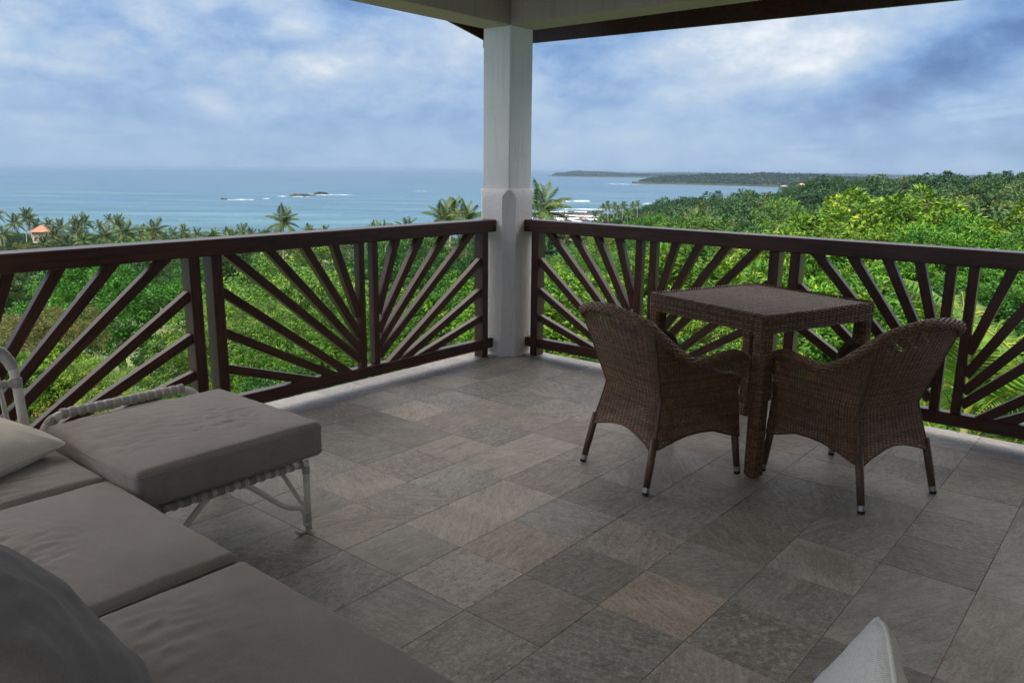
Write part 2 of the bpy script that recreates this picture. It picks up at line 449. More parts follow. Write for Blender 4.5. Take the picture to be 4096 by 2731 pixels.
def m_strand():
    m, t, p = mat('brown wicker strand')
    a = N(t, 'ShaderNodeAttribute', attribute_name='tone')
    n = noise(t, coords(t, 'Object'), 38, 3, .6)
    v = M_(t, 'ADD', M_(t, 'MULTIPLY', a.outputs['Fac'], .75), M_(t, 'MULTIPLY', n, .45))
    c = ramp(t, v, [(.15, (0.030, 0.0145, 0.008)), (.5, (0.130, 0.066, 0.035)), (.85, (0.31, 0.168, 0.084)), (1.0, (0.42, 0.255, 0.13))])
    t.links.new(c, p.inputs['Base Color']); p.inputs['Roughness'].default_value = .42
    return m
def m_leaf(name, stops, trans=.22, rough=.5, hue=.018):
    """leaf colour from the leaf's own 'tone' (age of the leaf), shifted a little from tree to tree"""
    m, t, p = mat(name)
    a = N(t, 'ShaderNodeAttribute', attribute_name='tone')
    c = ramp(t, a.outputs['Fac'], stops)
    oi = N(t, 'ShaderNodeObjectInfo')
    hs = N(t, 'ShaderNodeHueSaturation'); t.links.new(c, hs.inputs['Color'])
    t.links.new(M_(t, 'ADD', M_(t, 'MULTIPLY', oi.outputs['Random'], hue*2), .5-hue), hs.inputs['Hue'])
    rr = M_(t, 'FRACT', M_(t, 'MULTIPLY', oi.outputs['Random'], 7.31))
    t.links.new(M_(t, 'ADD', M_(t, 'MULTIPLY', rr, .5), .75), hs.inputs['Value'])
    t.links.new(hs.outputs[0], p.inputs['Base Color']); p.inputs['Roughness'].default_value = rough
    p.inputs['Specular IOR Level'].default_value = .16
    tr = N(t, 'ShaderNodeBsdfTranslucent'); t.links.new(hs.outputs[0], tr.inputs['Color'])
    mx = N(t, 'ShaderNodeMixShader'); mx.inputs[0].default_value = trans
    t.links.new(p.outputs[0], mx.inputs[1]); t.links.new(tr.outputs[0], mx.inputs[2])
    t.links.new(mx.outputs[0], t.nodes['Material Output'].inputs['Surface'])
    return m
STONE = m_stone(); GROUT = m_grout(); WOOD = m_wood()
PLASTER = m_plaster('white plaster', (.82, .775, .765)); SHADED_PLASTER = m_plaster('shaded beam plaster', (.41, .335, .285), .7); HOUSEWALL = m_plaster('house wall plaster', (.40, .35, .29))  # beams take a darker plaster: shade under the roof put into their colour
TAUPE = m_fabric('taupe canvas', (0.278, 0.245, 0.229))
GREYC = m_fabric('grey canvas', (0.285, 0.248, 0.245), scale=1500, wov=.06)
BEIGE = m_fabric('beige linen', (0.72, 0.655, 0.57), scale=520, wov=.35)
WHITEP = m_fabric('off white woven cotton', (0.74, 0.705, 0.66), scale=1000, wov=.3, mottle=.06)
CANE = m_plain('pale painted cane', (0.64, 0.61, 0.56), .5, 0, .12, 20)
BAND = m_plain('grey cane binding', (0.40, 0.38, 0.35), .6, 0, .18, 60)
STRAND = m_strand()
CORE = m_plain('dark brown core', (0.018, 0.012, 0.009), .7)
POLE = m_plain('brown wrapped pole', (0.085, 0.048, 0.030), .5, 0, .35, 60)
ALU = m_plain('brushed aluminium', (0.42, 0.42, 0.43), .4, 1.0, .1, 40)
RUBBER = m_plain('black rubber', (0.012, 0.012, 0.012), .7)
BARK = m_plain('grey brown bark', (0.165, 0.135, 0.105), .9, 0, .35, 6, .6)
PALMBARK = m_plain('palm bark', (0.20, 0.175, 0.145), .9, 0, .3, 5, .5)
ROCK = m_plain('dark shore rock', (0.020, 0.016, 0.0135), .8, 0, .6, .35, .6)
CLAY = m_plain('orange clay tile', (0.19, 0.075, 0.042), .8, 0, .35, 3)
SOIL = m_plain('green undergrowth', (0.045, 0.075, 0.02), .95, 0, .5, .15)
SAND = m_plain('beach sand', (0.46, 0.36, 0.25), .95, 0, .15, .05)
FOAM = m_plain('sea foam', (0.58, 0.60, 0.61), .8, 0, .08, .4)

# ------------------------------------------------------------------ terrace floor, tile by tile
EX, EY = 4.66, 3.965                       # outer edges of the floor
floor_o = tag(empty('terrace_floor', (0, 0, 0)), kind='structure')
box_obj('floor_slab', (-3.2, -3.2, -.30), (EX-.012, EY-.012, -.0035), GROUT, floor_o)
xs = [1.935+.299*k for k in range(-8, 9)]+[EX]
ys = [1.848+.3025*k for k in range(-7, 7)]+[EY]
tile_meshes = {}
warm_tiles = {(2.08, 1.70): .75, (2.08, 1.09): .8, (3.28, 1.40): .6, (3.58, 1.09): .45, (2.68, 2.0): .35, (3.28, 2.9): .4, (2.08, 2.6): .35}
pale_tiles = {(2.08, 2.60): 1.2, (3.28, 3.21): 1.15, (2.38, 2.30): 1.25, (2.68, 2.60): 1.15, (1.79, 2.0): 1.15}
trng = random.Random(11)
special = lambda cx, cy: any(abs(wx-cx) < .13 and abs(wy-cy) < .13 for (wx, wy) in list(warm_tiles)+list(pale_tiles))
for j in range(len(ys)-1):
    i = 0
    while i < len(xs)-1:
        cx, cy = (xs[i]+xs[i+1])/2, (ys[j]+ys[j+1])/2; n = 1
        if i < len(xs)-2 and trng.random() < .18 and not special(cx, cy) and not special(cx+.299, cy): n = 2     # some slabs are twice as long
        cx = (xs[i]+xs[i+n])/2
        sx, sy = round(xs[i+n]-xs[i], 4), round(ys[j+1]-ys[j], 4)
        key = (sx, sy)
        if key not in tile_meshes:
            tile_meshes[key] = box_mesh('tile', sx/2-.0007, sy/2-.0007, .0115, STONE, .0010)
        o = obj('tile', tile_meshes[key], floor_o, (cx+trng.uniform(-.0004, .0004), cy+trng.uniform(-.0004, .0004), -.0115+trng.uniform(-.0007, .0003)))
        o.rotation_euler = (trng.uniform(-.001, .001), trng.uniform(-.001, .001), trng.uniform(-.001, .001))
        tone = trng.gauss(1.0, .17); warm = max(0, trng.gauss(.14, .28))
        for (wx, wy), v in warm_tiles.items():
            if abs(wx-cx) < .13 and abs(wy-cy) < .13: warm = v; tone = 1.05
        for (wx, wy), v in pale_tiles.items():
            if abs(wx-cx) < .13 and abs(wy-cy) < .13: tone = v
        o['tone'] = float(min(1.4, max(.66, tone))); o['warm'] = float(min(1, warm))
        i += n
box_obj('floor_paving', (-3.2, -3.2, -.0030), (xs[0]-.002, EY-.002, -.0008), STONE, floor_o, .001)['tone'] = 1.0
box_obj('floor_paving', (xs[0], -3.2, -.0030), (EX-.002, ys[0]-.002, -.0008), STONE, floor_o, .001)['tone'] = 1.0
box_obj('edge_beam', (-3.2, EY-.5, -.62), (EX-.05, EY-.05, -.301), PLASTER, floor_o, .004)
box_obj('edge_beam', (EX-.5, -3.2, -.62), (EX-.051, EY-.501, -.3012), PLASTER, floor_o, .004)
box_obj('lower_wall', (-3.2, -3.2, -9.0), (EX-.1, EY-.1, -.621), HOUSEWALL, floor_o, .004)

# ------------------------------------------------------------------ corner pillar
PX, PY = 4.500, 3.813
def pillar_mesh():
    g = Geo(); n = 4
    def ring(h, c, z):
        pts = []
        for sx, sy in ((-1, -1), (1, -1), (1, 1), (-1, 1)):
            a = (sx*h, sy*(h-c)); b = (sx*(h-c), sy*h)
            first, second = (a, b) if sx*sy > 0 else (b, a)
            pts += [(*first, z), (*second, z)]
        return pts
    prof = [(.168, .072, 0), (.165, .070, .02), (.165, .070, 1.15)]
    for k in range(1, 8):
        t = k/7*pi/2
        prof.append((.129+.036*cos(t), .070-(.069)*sin(t)**2, 1.15+.072*sin(t)))
    V = []; 
    for h, c, z in prof: V += ring(h, max(c, .001), z)
    V = np.array(V); V[:, 0] += 0; m = len(prof); k = 8
    i = np.arange(m-1)[:, None]; j = np.arange(k)[None]
    Q = np.stack([i*k+j, i*k+(j+1) % k, (i+1)*k+(j+1) % k, (i+1)*k+j], -1).reshape(-1, 4)
    return mesh_np('pillar_base', V, Q, [((m-1)*k, (m-1)*k+a, (m-1)*k+a+1) for a in range(1, 7)], PLASTER)
pil = empty('corner_pillar', (PX, PY, 0), 0, 'white plastered corner pillar with wider chamfered base between the two railings', 'pillar')
pb = obj('pillar_base', pillar_mesh(), pil)
pm = pb.data
box_obj('pillar_shaft', (PX-.125, PY-.125, 1.215), (PX+.125, PY+.125, 2.326), PLASTER, pil, .005, (PX, PY, 0))
pil2 = empty('roof_pillar', (PX, -2.9, 0), 0, 'white plastered pillar at the far end of the long railing', 'pillar')
obj('pillar_base', pm, pil2)
box_obj('pillar_shaft', (PX-.125, -3.025, 1.215), (PX+.125, -2.775, 2.326), PLASTER, pil2, .005, (PX, -2.9, 0))

# ------------------------------------------------------------------ beams, ceiling, roof and house walls
beam = empty('roof_beam', (PX, PY, 2.32), 0, 'white plastered beam over the sea side railing, running left from the pillar', 'beam')
box_obj('beam_body', (-3.2, PY-.123, 2.322), (PX+.125, PY+.123, 2.95), SHADED_PLASTER, beam, .004, (PX, PY, 2.32))
beam2 = empty('roof_beam', (PX, PY, 2.32), 0, 'white plastered beam over the garden side railing, running right from the pillar', 'beam')
box_obj('beam_body', (PX-.1235, -3.2, 2.3205), (PX+.1235, PY-.1255, 2.95), SHADED_PLASTER, beam2, .004, (PX, PY, 2.32))
roof = empty('veranda_roof', (PX, PY, 2.95), 0, 'sloping veranda roof with dark eaves board and rafters beyond the beams', 'roof')
ro = (PX, PY, 2.95)
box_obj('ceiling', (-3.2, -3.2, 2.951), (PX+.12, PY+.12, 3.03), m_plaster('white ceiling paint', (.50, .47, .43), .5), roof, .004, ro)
SL = math.tan(radians(12))
def slope(x): return 2.56+(5.25-x)*SL
def slab(name, x0, x1, y0, y1, dz0, dz1, m):
    V = []
    for z in (dz0, dz1):
        for x, y in ((x0, y0), (x1, y0), (x1, y1), (x0, y1)): V.append((x-ro[0], y-ro[1], slope(x)+z-ro[2]))
    Q = [(3, 2, 1, 0), (4, 5, 6, 7), (0, 1, 5, 4), (1, 2, 6, 5), (2, 3, 7, 6), (3, 0, 4, 7)]
    return obj(name, mesh_np(name, V, Q, None, m), roof)
slab('roof_deck', -3.4, 5.235, -3.4, 4.69, .055, .09, WOOD)
for k in range(26):                                   # clay tiles in courses, seen only from outside
    x1 = 5.30-.335*k
    slab('tile_course', x1-.35, x1, -3.45, 4.74, .093+.012, .125, CLAY)
V = []
for y in (-3.4, 4.715):
    for x, z in ((5.236, 2.362-.0135*(4.7-y)), (5.262, 2.362-.0135*(4.7-y)), (5.262, 2.60), (5.236, 2.60)): V.append((x-ro[0], y-ro[1], z-ro[2]))
obj('eaves_board', mesh_np('eaves_board', V, [(0, 1, 2, 3), (7, 6, 5, 4), (0, 4, 5, 1), (1, 5, 6, 2), (2, 6, 7, 3), (3, 7, 4, 0)], None, WOOD), roof)
V = []
for y in (4.692, 4.716):
    for x, d in ((5.235, -.14), (5.235, .05), (-3.4, .05), (-3.4, -.14)): V.append((x-ro[0], y-ro[1], slope(x)+d-ro[2]))
obj('barge_board', mesh_np('barge_board', V, [(0, 1, 2, 3), (7, 6, 5, 4), (0, 4, 5, 1), (1, 5, 6, 2), (2, 6, 7, 3), (3, 7, 4, 0)], None, WOOD), roof)
RAFT = m_plain('pale rafter wood', (0.34, 0.22, 0.12), .7, 0, .2, 6)
for k in range(12):
    y = 3.62-.52*k
    V = []
    for yy in (y-.03, y+.03):
        for x, d in ((5.232, -.075), (5.232, .052), (PX+.13, .052), (PX+.13, -.075)): V.append((x-ro[0], yy-ro[1], slope(x)+d-ro[2]))
    obj('rafter', mesh_np('rafter', V, [(0, 1, 2, 3), (7, 6, 5, 4), (0, 4, 5, 1), (1, 5, 6, 2), (2, 6, 7, 3), (3, 7, 4, 0)], None, RAFT), roof)
# pale soffit boards under the gable overhang
slab('soffit_board', 4.20, 5.23, 4.30, 4.688, .02, .05, RAFT)
wall2 = empty('house_wall', (0, -3.2, 0), 0, 'cream plastered house wall closing the terrace opposite the sea railing', 'wall')
box_obj('wall_body', (-3.204, -3.4, -.6), (PX-.2, -3.205, 2.95), HOUSEWALL, wall2, .004, (0, -3.2, 0))

# ------------------------------------------------------------------ balcony railings
def rail_side(root, origin, A, P, along, side, posts, mulls, panels, ends):
    """A(t, z): point on the front face at running coordinate t; side: unit vector out of the terrace"""
    sd = np.array(side, float)
    def pt(t, z, d): return tuple(np.array(A(t, z))+sd*d)
    t0, t1 = ends
    zt = lambda t: 1.005-.006*abs(t1-t)
    bar_obj('top_rail', pt(t0, zt(t0)-.0425, .056), pt(t1, zt(t1)-.0425, .056), side, .085, .148, WOOD, root, origin, .005)
    bar_obj('bottom_rail', pt(t0, .095, .040), pt(t1, .095, .040), side, .070, .062, WOOD, root, origin, .004)
    for a, b in posts: bar_obj('post', pt((a+b)/2, 0.0, .045), pt((a+b)/2, zt((a+b)/2)-.086, .045), side, abs(b-a), .085, WOOD, root, origin, .003)
    for a, b in mulls: bar_obj('baluster', pt((a+b)/2, .131, .034), pt((a+b)/2, zt((a+b)/2)-.086, .034), side, abs(b-a), .05, WOOD, root, origin, .003)
    for p in panels:
        for (ta, za, tb, zb) in p:
            # (ta, za) is the outer end, (tb, zb) the end by the hub
            bar_obj('spoke', pt(ta, za, .036+prs.uniform(-.002, .002)), pt(tb, zb, .036+prs.uniform(-.002, .002)), side, .048, .046, WOOD, root, origin, .003)
prs = random.Random(5)
def fan(hub, far, W=None):
    """spokes of one half sunburst: hub = running coordinate of the baluster face, far = that of the post face"""
    s = 1 if far > hub else -1; W = abs(far-hub)
    # centre lines: (outer distance from the hub, outer height, inner distance, inner height) on a panel 0.971 wide
    k = 1.0 if W > .9 else W/0.971
    L = [(.176*k, .93, 0, .455), (.390*k, .93, 0, .337), (.633*k, .93, 0, .25), (.889*k, .93, 0, .179),
         (W+.004, .715, .048*k, .08), (W+.004, .492, .13*k, .08), (W+.004, .293, .26*k, .085)]
    return [(hub+s*a, b, hub+s*c, d) for a, b, c, d in L]
YL = 3.79
rl = empty('balcony_railing', (1.5, YL, 0), 0, 'dark timber sunburst railing on the sea side, left of the pillar', 'railing')
pl, ml, fl = [], [], []
for m in range(3):
    o = -2.215*m
    pl += [(4.215+o, 4.275+o), (2.122+o, 2.183+o)]
    ml += [(3.200+o, 3.244+o), (3.092+o, 3.136+o)]
    fl += [fan(3.244+o, 4.215+o), fan(3.092+o, 2.183+o)]
# the spokes of the left halves end in the facing post
def A_left(t, z): return (t, YL, z)
rail_side(rl, (1.5, YL, 0), A_left, None, None, (0, 1, 0), pl, ml, fl, (-3.2, 4.372))
XR = 4.52
rr = empty('balcony_railing', (XR, 1.5, 0), 0, 'dark timber sunburst railing on the garden side, behind the wicker table', 'railing')
pr_, mr_, fr_ = [], [], []
pr_ = [(3.532, 3.595), (1.752, 1.812), (1.628, 1.687), (-.165, -.105), (-.285, -.225), (-2.07, -2.01)]
mr_ = [(2.672, 2.722), (2.566, 2.616), (.830, .879), (.728, .775), (-1.09, -1.04), (-1.19, -1.14)]
fr_ = [fan(2.722, 3.532), fan(2.566, 1.812), fan(.879, 1.628), fan(.728, -.105), fan(-1.04, -.285), fan(-1.19, -2.01)]
def A_right(t, z): return (XR, t, z)
rail_side(rr, (XR, 1.5, 0), A_right, None, None, (1, 0, 0), pr_, mr_, fr_, (-2.75, 3.66))

# a few ridge tiles of the lower roof just outside the floor edge
lr = empty('lower_roof', (3.95, 4.03, -.1), 0, 'orange clay tiles of the lower roof just outside the terrace edge', 'roof')
for k in range(8):
    ang = np.linspace(0, pi, 9)
    P = [(x, .0, 0) for x in (0, 1)]
    V = []
    for y in (0, .30):
        for a in ang: V.append((.10*cos(a), y, .07*sin(a)))
        for a in ang[::-1]: V.append((.088*cos(a), y, .058*sin(a)))
    Q = [(i, i+1, 18+i+1, 18+i) for i in range(17)]+[(17, 0, 18, 35)]
    o = obj('ridge_tile', mesh_np('ridge_tile', V, Q, None, CLAY, True), lr, (2.35+.235*k-3.95, .0+.02*(k % 2), (.045 if k in (6, 7) else -.07)-.004*(k % 3)), radians(-90))

# ------------------------------------------------------------------ wicker weaving
def weave(P, urange, zrange, nu, nz, hw, th, amp, valid=None, closed=False, stake_r=.0022, seed=0, rows_from=None, stakes=True, sub=2):
    """woven surface P(u, z)->xyz: nz weavers along u passing in front of and behind nu stakes"""
    r = np.random.default_rng(seed)
    u0, u1 = urange; z0, z1 = zrange
    M = nu*sub
    u = np.linspace(u0, u1, M, endpoint=False) if closed else np.linspace(u0, u1, M+1)
    z = z0+(np.arange(nz)+.5)/nz*(z1-z0)
    U, Zz = np.meshgrid(u, z)                         # (nz, M)
    e = 1e-3*(u1-u0); ez = 1e-3*(z1-z0)
    X = P(U, Zz); Tu = P(U+e, Zz)-P(U-e, Zz); Tz = P(U, Zz+ez)-P(U, Zz-ez)
    Tu /= np.linalg.norm(Tu, axis=-1, keepdims=True)+1e-12; Tz /= np.linalg.norm(Tz, axis=-1, keepdims=True)+1e-12
    Nn = np.cross(Tu, Tz); Nn /= np.linalg.norm(Nn, axis=-1, keepdims=True)+1e-12
    W = np.cross(Nn, Tu)
    ph = (np.arange(nz) % 2)*pi
    k = np.arange(U.shape[1])/sub
    off = amp*np.cos(pi*k[None]+ph[:, None])
    jit = r.normal(0, hw*.10, (nz, 1))+r.normal(0, hw*.05, U.shape)
    C = X+Nn*off[..., None]+W*jit[..., None]
    ok = np.ones(U.shape, bool) if valid is None else valid(U, Zz)
    ring = np.stack([C+Nn*th, C+W*hw, C-Nn*th, C-W*hw], 2)    # (nz, m, 4, 3)
    m = U.shape[1]
    V = ring.reshape(-1, 3)
    a = (np.arange(nz)[:, None]*m+np.arange(m)[None])         # base index
    nxt = np.roll(a, -1, 1); okn = ok & np.roll(ok, -1, 1)
    if not closed: okn[:, -1] = False
    ai, bi = a[okn], nxt[okn]
    Q = []
    for q in range(4):
        q2 = (q+1) % 4
        Q.append(np.stack([ai*4+q, bi*4+q, bi*4+q2, ai*4+q2], -1))
    Q = np.concatenate(Q)
    rowtone = np.clip(r.normal(.45, .13, nz), 0, 1)
    piece = np.clip(r.normal(0, .10, U.shape), -.3, .3)
    tone = np.concatenate([(rowtone[:, None]+piece)[okn]]*4)
    n0 = len(V)
    if stakes:
        ks = u[::sub]; nzs = max(6, min(48, nz//2)); zz = np.linspace(z0, z1, nzs+1)
        U2, Z2 = np.meshgrid(ks, zz, indexing='ij')
        X2 = P(U2, Z2); T1 = P(U2+e, Z2)-P(U2-e, Z2); T2 = P(U2, Z2+ez)-P(U2, Z2-ez)
        T1 /= np.linalg.norm(T1, axis=-1, keepdims=True)+1e-12; N2 = np.cross(T1, T2); N2 /= np.linalg.norm(N2, axis=-1, keepdims=True)+1e-12
        ok2 = np.ones(U2.shape, bool) if valid is None else valid(U2, Z2)
        rg = np.stack([X2+N2*stake_r, X2+T1*stake_r*1.3, X2-N2*stake_r, X2-T1*stake_r*1.3], 2)
        a = np.arange(U2.shape[0])[:, None]*U2.shape[1]+np.arange(U2.shape[1])[None]
        okk = ok2[:, :-1] & ok2[:, 1:]
        ai, bi = a[:, :-1][okk], a[:, 1:][okk]
        Qs = np.concatenate([np.stack([n0+ai*4+q, n0+ai*4+(q+1) % 4, n0+bi*4+(q+1) % 4, n0+bi*4+q], -1) for q in range(4)])
        V = np.concatenate([V, rg.reshape(-1, 3)]); Q = np.concatenate([Q, Qs]); tone = np.concatenate([tone, np.full(len(Qs), .25)])
    return V, Q, tone
def weave_obj(name, parts, parent):
    V = []; Q = []; T = []; n = 0
    for v, q, t in parts:
        V.append(v); Q.append(q+n); T.append(t); n += len(v)
    me = mesh_np(name, np.concatenate(V), np.concatenate(Q), None, STRAND, True, np.concatenate(T))
    o = obj(name, me, parent)
    return o
def tube_surface(path, radius, closed=False):
    """P(u, a): u = arc position along the smooth path in metres, a = angle; returns function and length"""
    S = np.concatenate([[0], np.cumsum(np.linalg.norm(np.diff(path, axis=0), axis=1))])
    T, A, B = frames(path)
    def f(u, a):
        out = np.zeros(u.shape+(3,))
        uu = np.clip(u, 0, S[-1])
        c = np.stack([np.interp(uu, S, path[:, k]) for k in range(3)], -1)
        a1 = np.stack([np.interp(uu, S, A[:, k]) for k in range(3)], -1)
        b1 = np.stack([np.interp(uu, S, B[:, k]) for k in range(3)], -1)
        tt = np.stack([np.interp(uu, S, T[:, k]) for k in range(3)], -1)*(u-uu)[..., None]
        return c+tt+radius*(np.cos(a)[..., None]*a1+np.sin(a)[..., None]*b1)
    return f, S[-1]

# ---------------- the tub chair, facing local +x, rear feet at x = 0
HALF = {'z': np.array([.17, .40, .60, .78])}
def plan(z):
    """half widths and x of front and rear of the shell at height z"""
    t = np.clip((z-.40)/.38, 0, 1.15); b = np.clip((.40-z)/.20, 0, 1.2)
    be = b**1.15
    xr = .085-.125*t-.050*be
    yr = .200+.072*t+.030*be
    xf = .520+.012*t+.012*be
    yf = .222+.052*t+.012*be
    return xr, yr, xf, yf
CR = .045
def shell(u, z):
    """u in [0, 1]: front left -> rear left -> rear right -> front right"""
    xr, yr, xf, yf = plan(z)
    s = u
    out = np.zeros(np.shape(u)+(3,))
    a, b = .355, .415                        # side, corner, back
    sym = s > .5
    q = np.where(sym, 1-s, s)
    # side
    ts = np.clip(q/a, 0, 1)
    c = CR
    x1 = xf+(xr+c-xf)*ts; y1 = yf+(yr-yf)*ts + .006*np.sin(pi*ts)
    tc_ = np.clip((q-a)/(b-a), 0, 1)*pi/2
    x2 = xr+c-c*np.sin(tc_); y2 = yr-c+c*np.cos(tc_)
    tb = np.clip((q-b)/(.5-b), 0, 1)
    x3 = xr-.020*np.sin(tb*pi/2)*np.clip((z-.4)/.3, 0, 1); y3 = (yr-c)*(1-tb)
    x = np.where(q < a, x1, np.where(q < b, x2, x3)); y = np.where(q < a, y1, np.where(q < b, y2, y3))
    out[..., 0] = x; out[..., 1] = np.where(sym, -y, y); out[..., 2] = z
    return out
_ub = np.array([0, .05, .12, .19, .25, .31, .36, .40, .43, .47, .50])
_zt = np.array([.545, .575, .572, .556, .568, .620, .690, .735, .757, .775, .780])   # rim centre height
_bb = np.array([0, .06, .13, .19, .25, .32, .385, .40, .43, .47, .50])
_zb = np.array([.185, .205, .235, .240, .236, .216, .190, .191, .215, .238, .245])
def zrim(u): q = np.where(u > .5, 1-u, u); return np.interp(q, _ub, _zt)
def zbot(u): q = np.where(u > .5, 1-u, u); return np.interp(q, _bb, _zb)
def build_chair():
    root = empty('wicker_armchair', (0, 0, 0), 0)
    uu = np.linspace(0, 1, 121)
    # woven shell of back and arms
    shell_w = weave(shell, (0, 1), (.17, .79), 84, 112, .0027, .0014, .0023, lambda u, z: (z > zbot(u)-.002) & (z < zrim(u)+.004), stake_r=.0026, seed=3)
    weave_obj('woven_shell', [shell_w], root)
    # rim: down the fronts as well
    top = shell(uu, zrim(uu))
    f0, f1 = top[0], top[-1]
    down = lambda p: [p+np.array(d) for d in ((.014, 0, -.20), (.022, 0, -.12), (.022, 0, -.055))]
    path = np.concatenate([np.array(down(f0)), smooth_path(top[::6], 6), np.array(down(f1))[::-1]])
    path = smooth_path(path[::2], 3)
    P, L = tube_surface(path, .0195)
    rimw = weave(lambda u, a: P(u, -a), (0, L), (0, 2*pi), int(L/.021), 16, .0042, .0016, .0022, stake_r=.0022, seed=5)
    weave_obj('rim', [rimw], root)
    V, Q, T = tube(path[::2], .0165, 10)
    obj('rim_core', mesh_np('rim_core', V, Q, T, CORE, True), root)
    # binding along the arched lower edge
    bot = shell(uu, zbot(uu)); V, Q, T = tube(bot, .0052, 6)
    obj('lower_binding', mesh_np('lower_binding', V, Q, T, POLE, True), root)
    for s in (.385, .615):                               # ribs at the two rear corners
        z = np.linspace(.19, float(zrim(np.array(s)))-.01, 16); p = shell(np.full(16, s), z)
        c = np.array([.25, 0, 0]); nrm = p-c; nrm[:, 2] = 0; nrm /= np.linalg.norm(nrm, axis=1)[:, None]
        V, Q, T = tube(p+nrm*.003, .0075, 8); obj('corner_rib', mesh_np('corner_rib', V, Q, T, POLE, True), root)
    # woven seat and front apron
    def seat(u, z):
        xr, yr, xf, yf = plan(np.full(u.shape, .41))
        o = np.zeros(u.shape+(3,)); o[..., 0] = xr+.012+(xf-xr-.02)*z; o[..., 1] = (u-.5)*2*((yr-.012)+(yf-yr)*z); o[..., 2] = .405+.006*np.sin(pi*z)
        return o
    weave_obj('seat', [weave(seat, (0, 1), (0, 1), 20, 62, .0033, .0016, .0024, seed=6)], root)
    def apron(u, z):
        xr, yr, xf, yf = plan(z)
        o = np.zeros(u.shape+(3,)); o[..., 0] = xf; o[..., 1] = (u-.5)*2*yf; o[..., 2] = z
        return o
    weave_obj('front_apron', [weave(apron, (0, 1), (.18, .405), 20, 33, .0033, .0016, .0026, lambda u, z: z > .185+.05*np.sin(pi*u), seed=8)], root)
    # legs: pole, aluminium tip, rubber foot
    for (tx, ty, bx, by) in ((.055, .212, 0, .2315), (.055, -.212, 0, -.2315), (.515, .215, .540, .232), (.515, -.215, .540, -.232)):
        p0 = np.array([bx, by, 0.0]); p1 = np.array([tx, ty, .24]); d = (p1-p0)/np.linalg.norm(p1-p0)
        V, Q, T = tube([p0+d*.034, p0+d*.13, p1], [.0150, .0165, .0172], 14)
        lg = obj('leg', mesh_np('leg', V, Q, T, POLE, True), root)
        V, Q, T = tube([p0+d*.014, p0+d*.036], .0160, 20); obj('metal_tip', mesh_np('metal_tip', V, Q, T, ALU, False), lg)
        V, Q, T = tube([p0+d*.0, p0+d*.0145], [.0140, .0155], 16); obj('rubber_foot', mesh_np('rubber_foot', V, Q, T, RUBBER, False), lg)
    return root
def copy_tree(o, parent=None):
    c = o.copy(); COL.objects.link(c)
    if parent is not None: c.parent = parent
    for ch in list(o.children): copy_tree(ch, c)
    return c
ch1 = build_chair(); ch1.name = 'wicker_armchair'
tag(ch1, 'brown wicker armchair left of the table, its back towards the pillar side', 'armchair', 'wicker armchairs at the table')
ch2 = copy_tree(ch1)
ch1.location = (2.8735, 1.796, 0); ch1.rotation_euler = (0, 0, radians(-20.2))
tag(ch2, 'brown wicker armchair right of the table leg, its back towards the right edge', 'armchair', 'wicker armchairs at the table')
ch2.location = (3.4285, .732, 0); ch2.rotation_euler = (0, 0, radians(68.2))

# ---------------- the square wicker table
tb = empty('wicker_table', (3.735, 1.535, 0), radians(-18.5), 'square brown wicker table with woven top and legs between the armchairs', 'table')
tb.scale = (1.025, 1.0, 1.0); tb.location = (3.745, 1.532, 0)
H2, TZ, LW = .375, .750, .032
def tab_top(u, z):
    o = np.zeros(u.shape+(3,)); o[..., 0] = u; o[..., 1] = z; o[..., 2] = TZ-.006
    return o
weave_obj('table_top', [weave(tab_top, (-H2+.008, H2-.008), (-H2+.008, H2-.008), 44, 96, .0038, .0016, .0024, seed=21)], tb)
box_obj('top_board', (-H2+.012, -H2+.012, TZ-.075), (H2-.012, H2-.012, TZ-.012), CORE, tb, .003)
def square_loop(h, r):
    """rounded square of half side h: s in [0, 1) -> xy"""
    seg = 2*(h-r); arc = r*pi/2; tot = 4*(seg+arc)
    def f(s):
        d = (s % 1.0)*tot; k = np.floor(d/(seg+arc)); e = d-k*(seg+arc)
        on = e < seg
        x = np.where(on, h, h-r+r*np.cos((e-seg)/r)); y = np.where(on, -h+r+e, h-r+r*np.sin((e-seg)/r))
        a = k*pi/2
        return np.cos(a)*x-np.sin(a)*y, np.sin(a)*x+np.cos(a)*y
    return f, tot
f_ap, tot_ap = square_loop(H2, .018)
def tab_apron(u, z):
    x, y = f_ap(u); o = np.zeros(u.shape+(3,)); o[..., 0] = x; o[..., 1] = y; o[..., 2] = z
    return o
weave_obj('apron', [weave(tab_apron, (0, 1), (TZ-.082, TZ-.006), 112, 12, .0036, .0016, .0028, closed=True, stake_r=.003, seed=22)], tb)
# plaited edge: a row of loops over the rim of the top
loops = Geo()
n_l = 168
for k in range(n_l):
    s0 = np.array([k/n_l]); s1 = np.array([(k+1.6)/n_l])
    (xa,), (ya,) = f_ap(s0); (xb,), (yb,) = f_ap(s1)
    pa = np.array([xa*1.002, ya*1.002, TZ-.012]); pb_ = np.array([xb*.962, yb*.962, TZ-.001]); pm_ = np.array([(xa+xb)/2*.998, (ya+yb)/2*.998, TZ+.0035])
    V, Q, T = tube(smooth_path([pa, pm_, pb_], 3), .0030, 4, caps=False); loops.add(V, Q)
me = loops.mesh('plaited_edge', STRAND, True)
a_ = me.attributes.new('tone', 'FLOAT', 'FACE'); a_.data.foreach_set('value', np.repeat(np.clip(rng.normal(.5, .18, n_l), 0, 1), len(me.polygons)//n_l).astype(np.float32))
pe = obj('plaited_edge', me, tb)
f_lg, tot_lg = square_loop(LW, .014)
def leg_surf(cx, cy):
    def f(u, z):
        x, y = f_lg(u); o = np.zeros(u.shape+(3,)); o[..., 0] = cx+x; o[..., 1] = cy+y; o[..., 2] = z
        return o
    return f
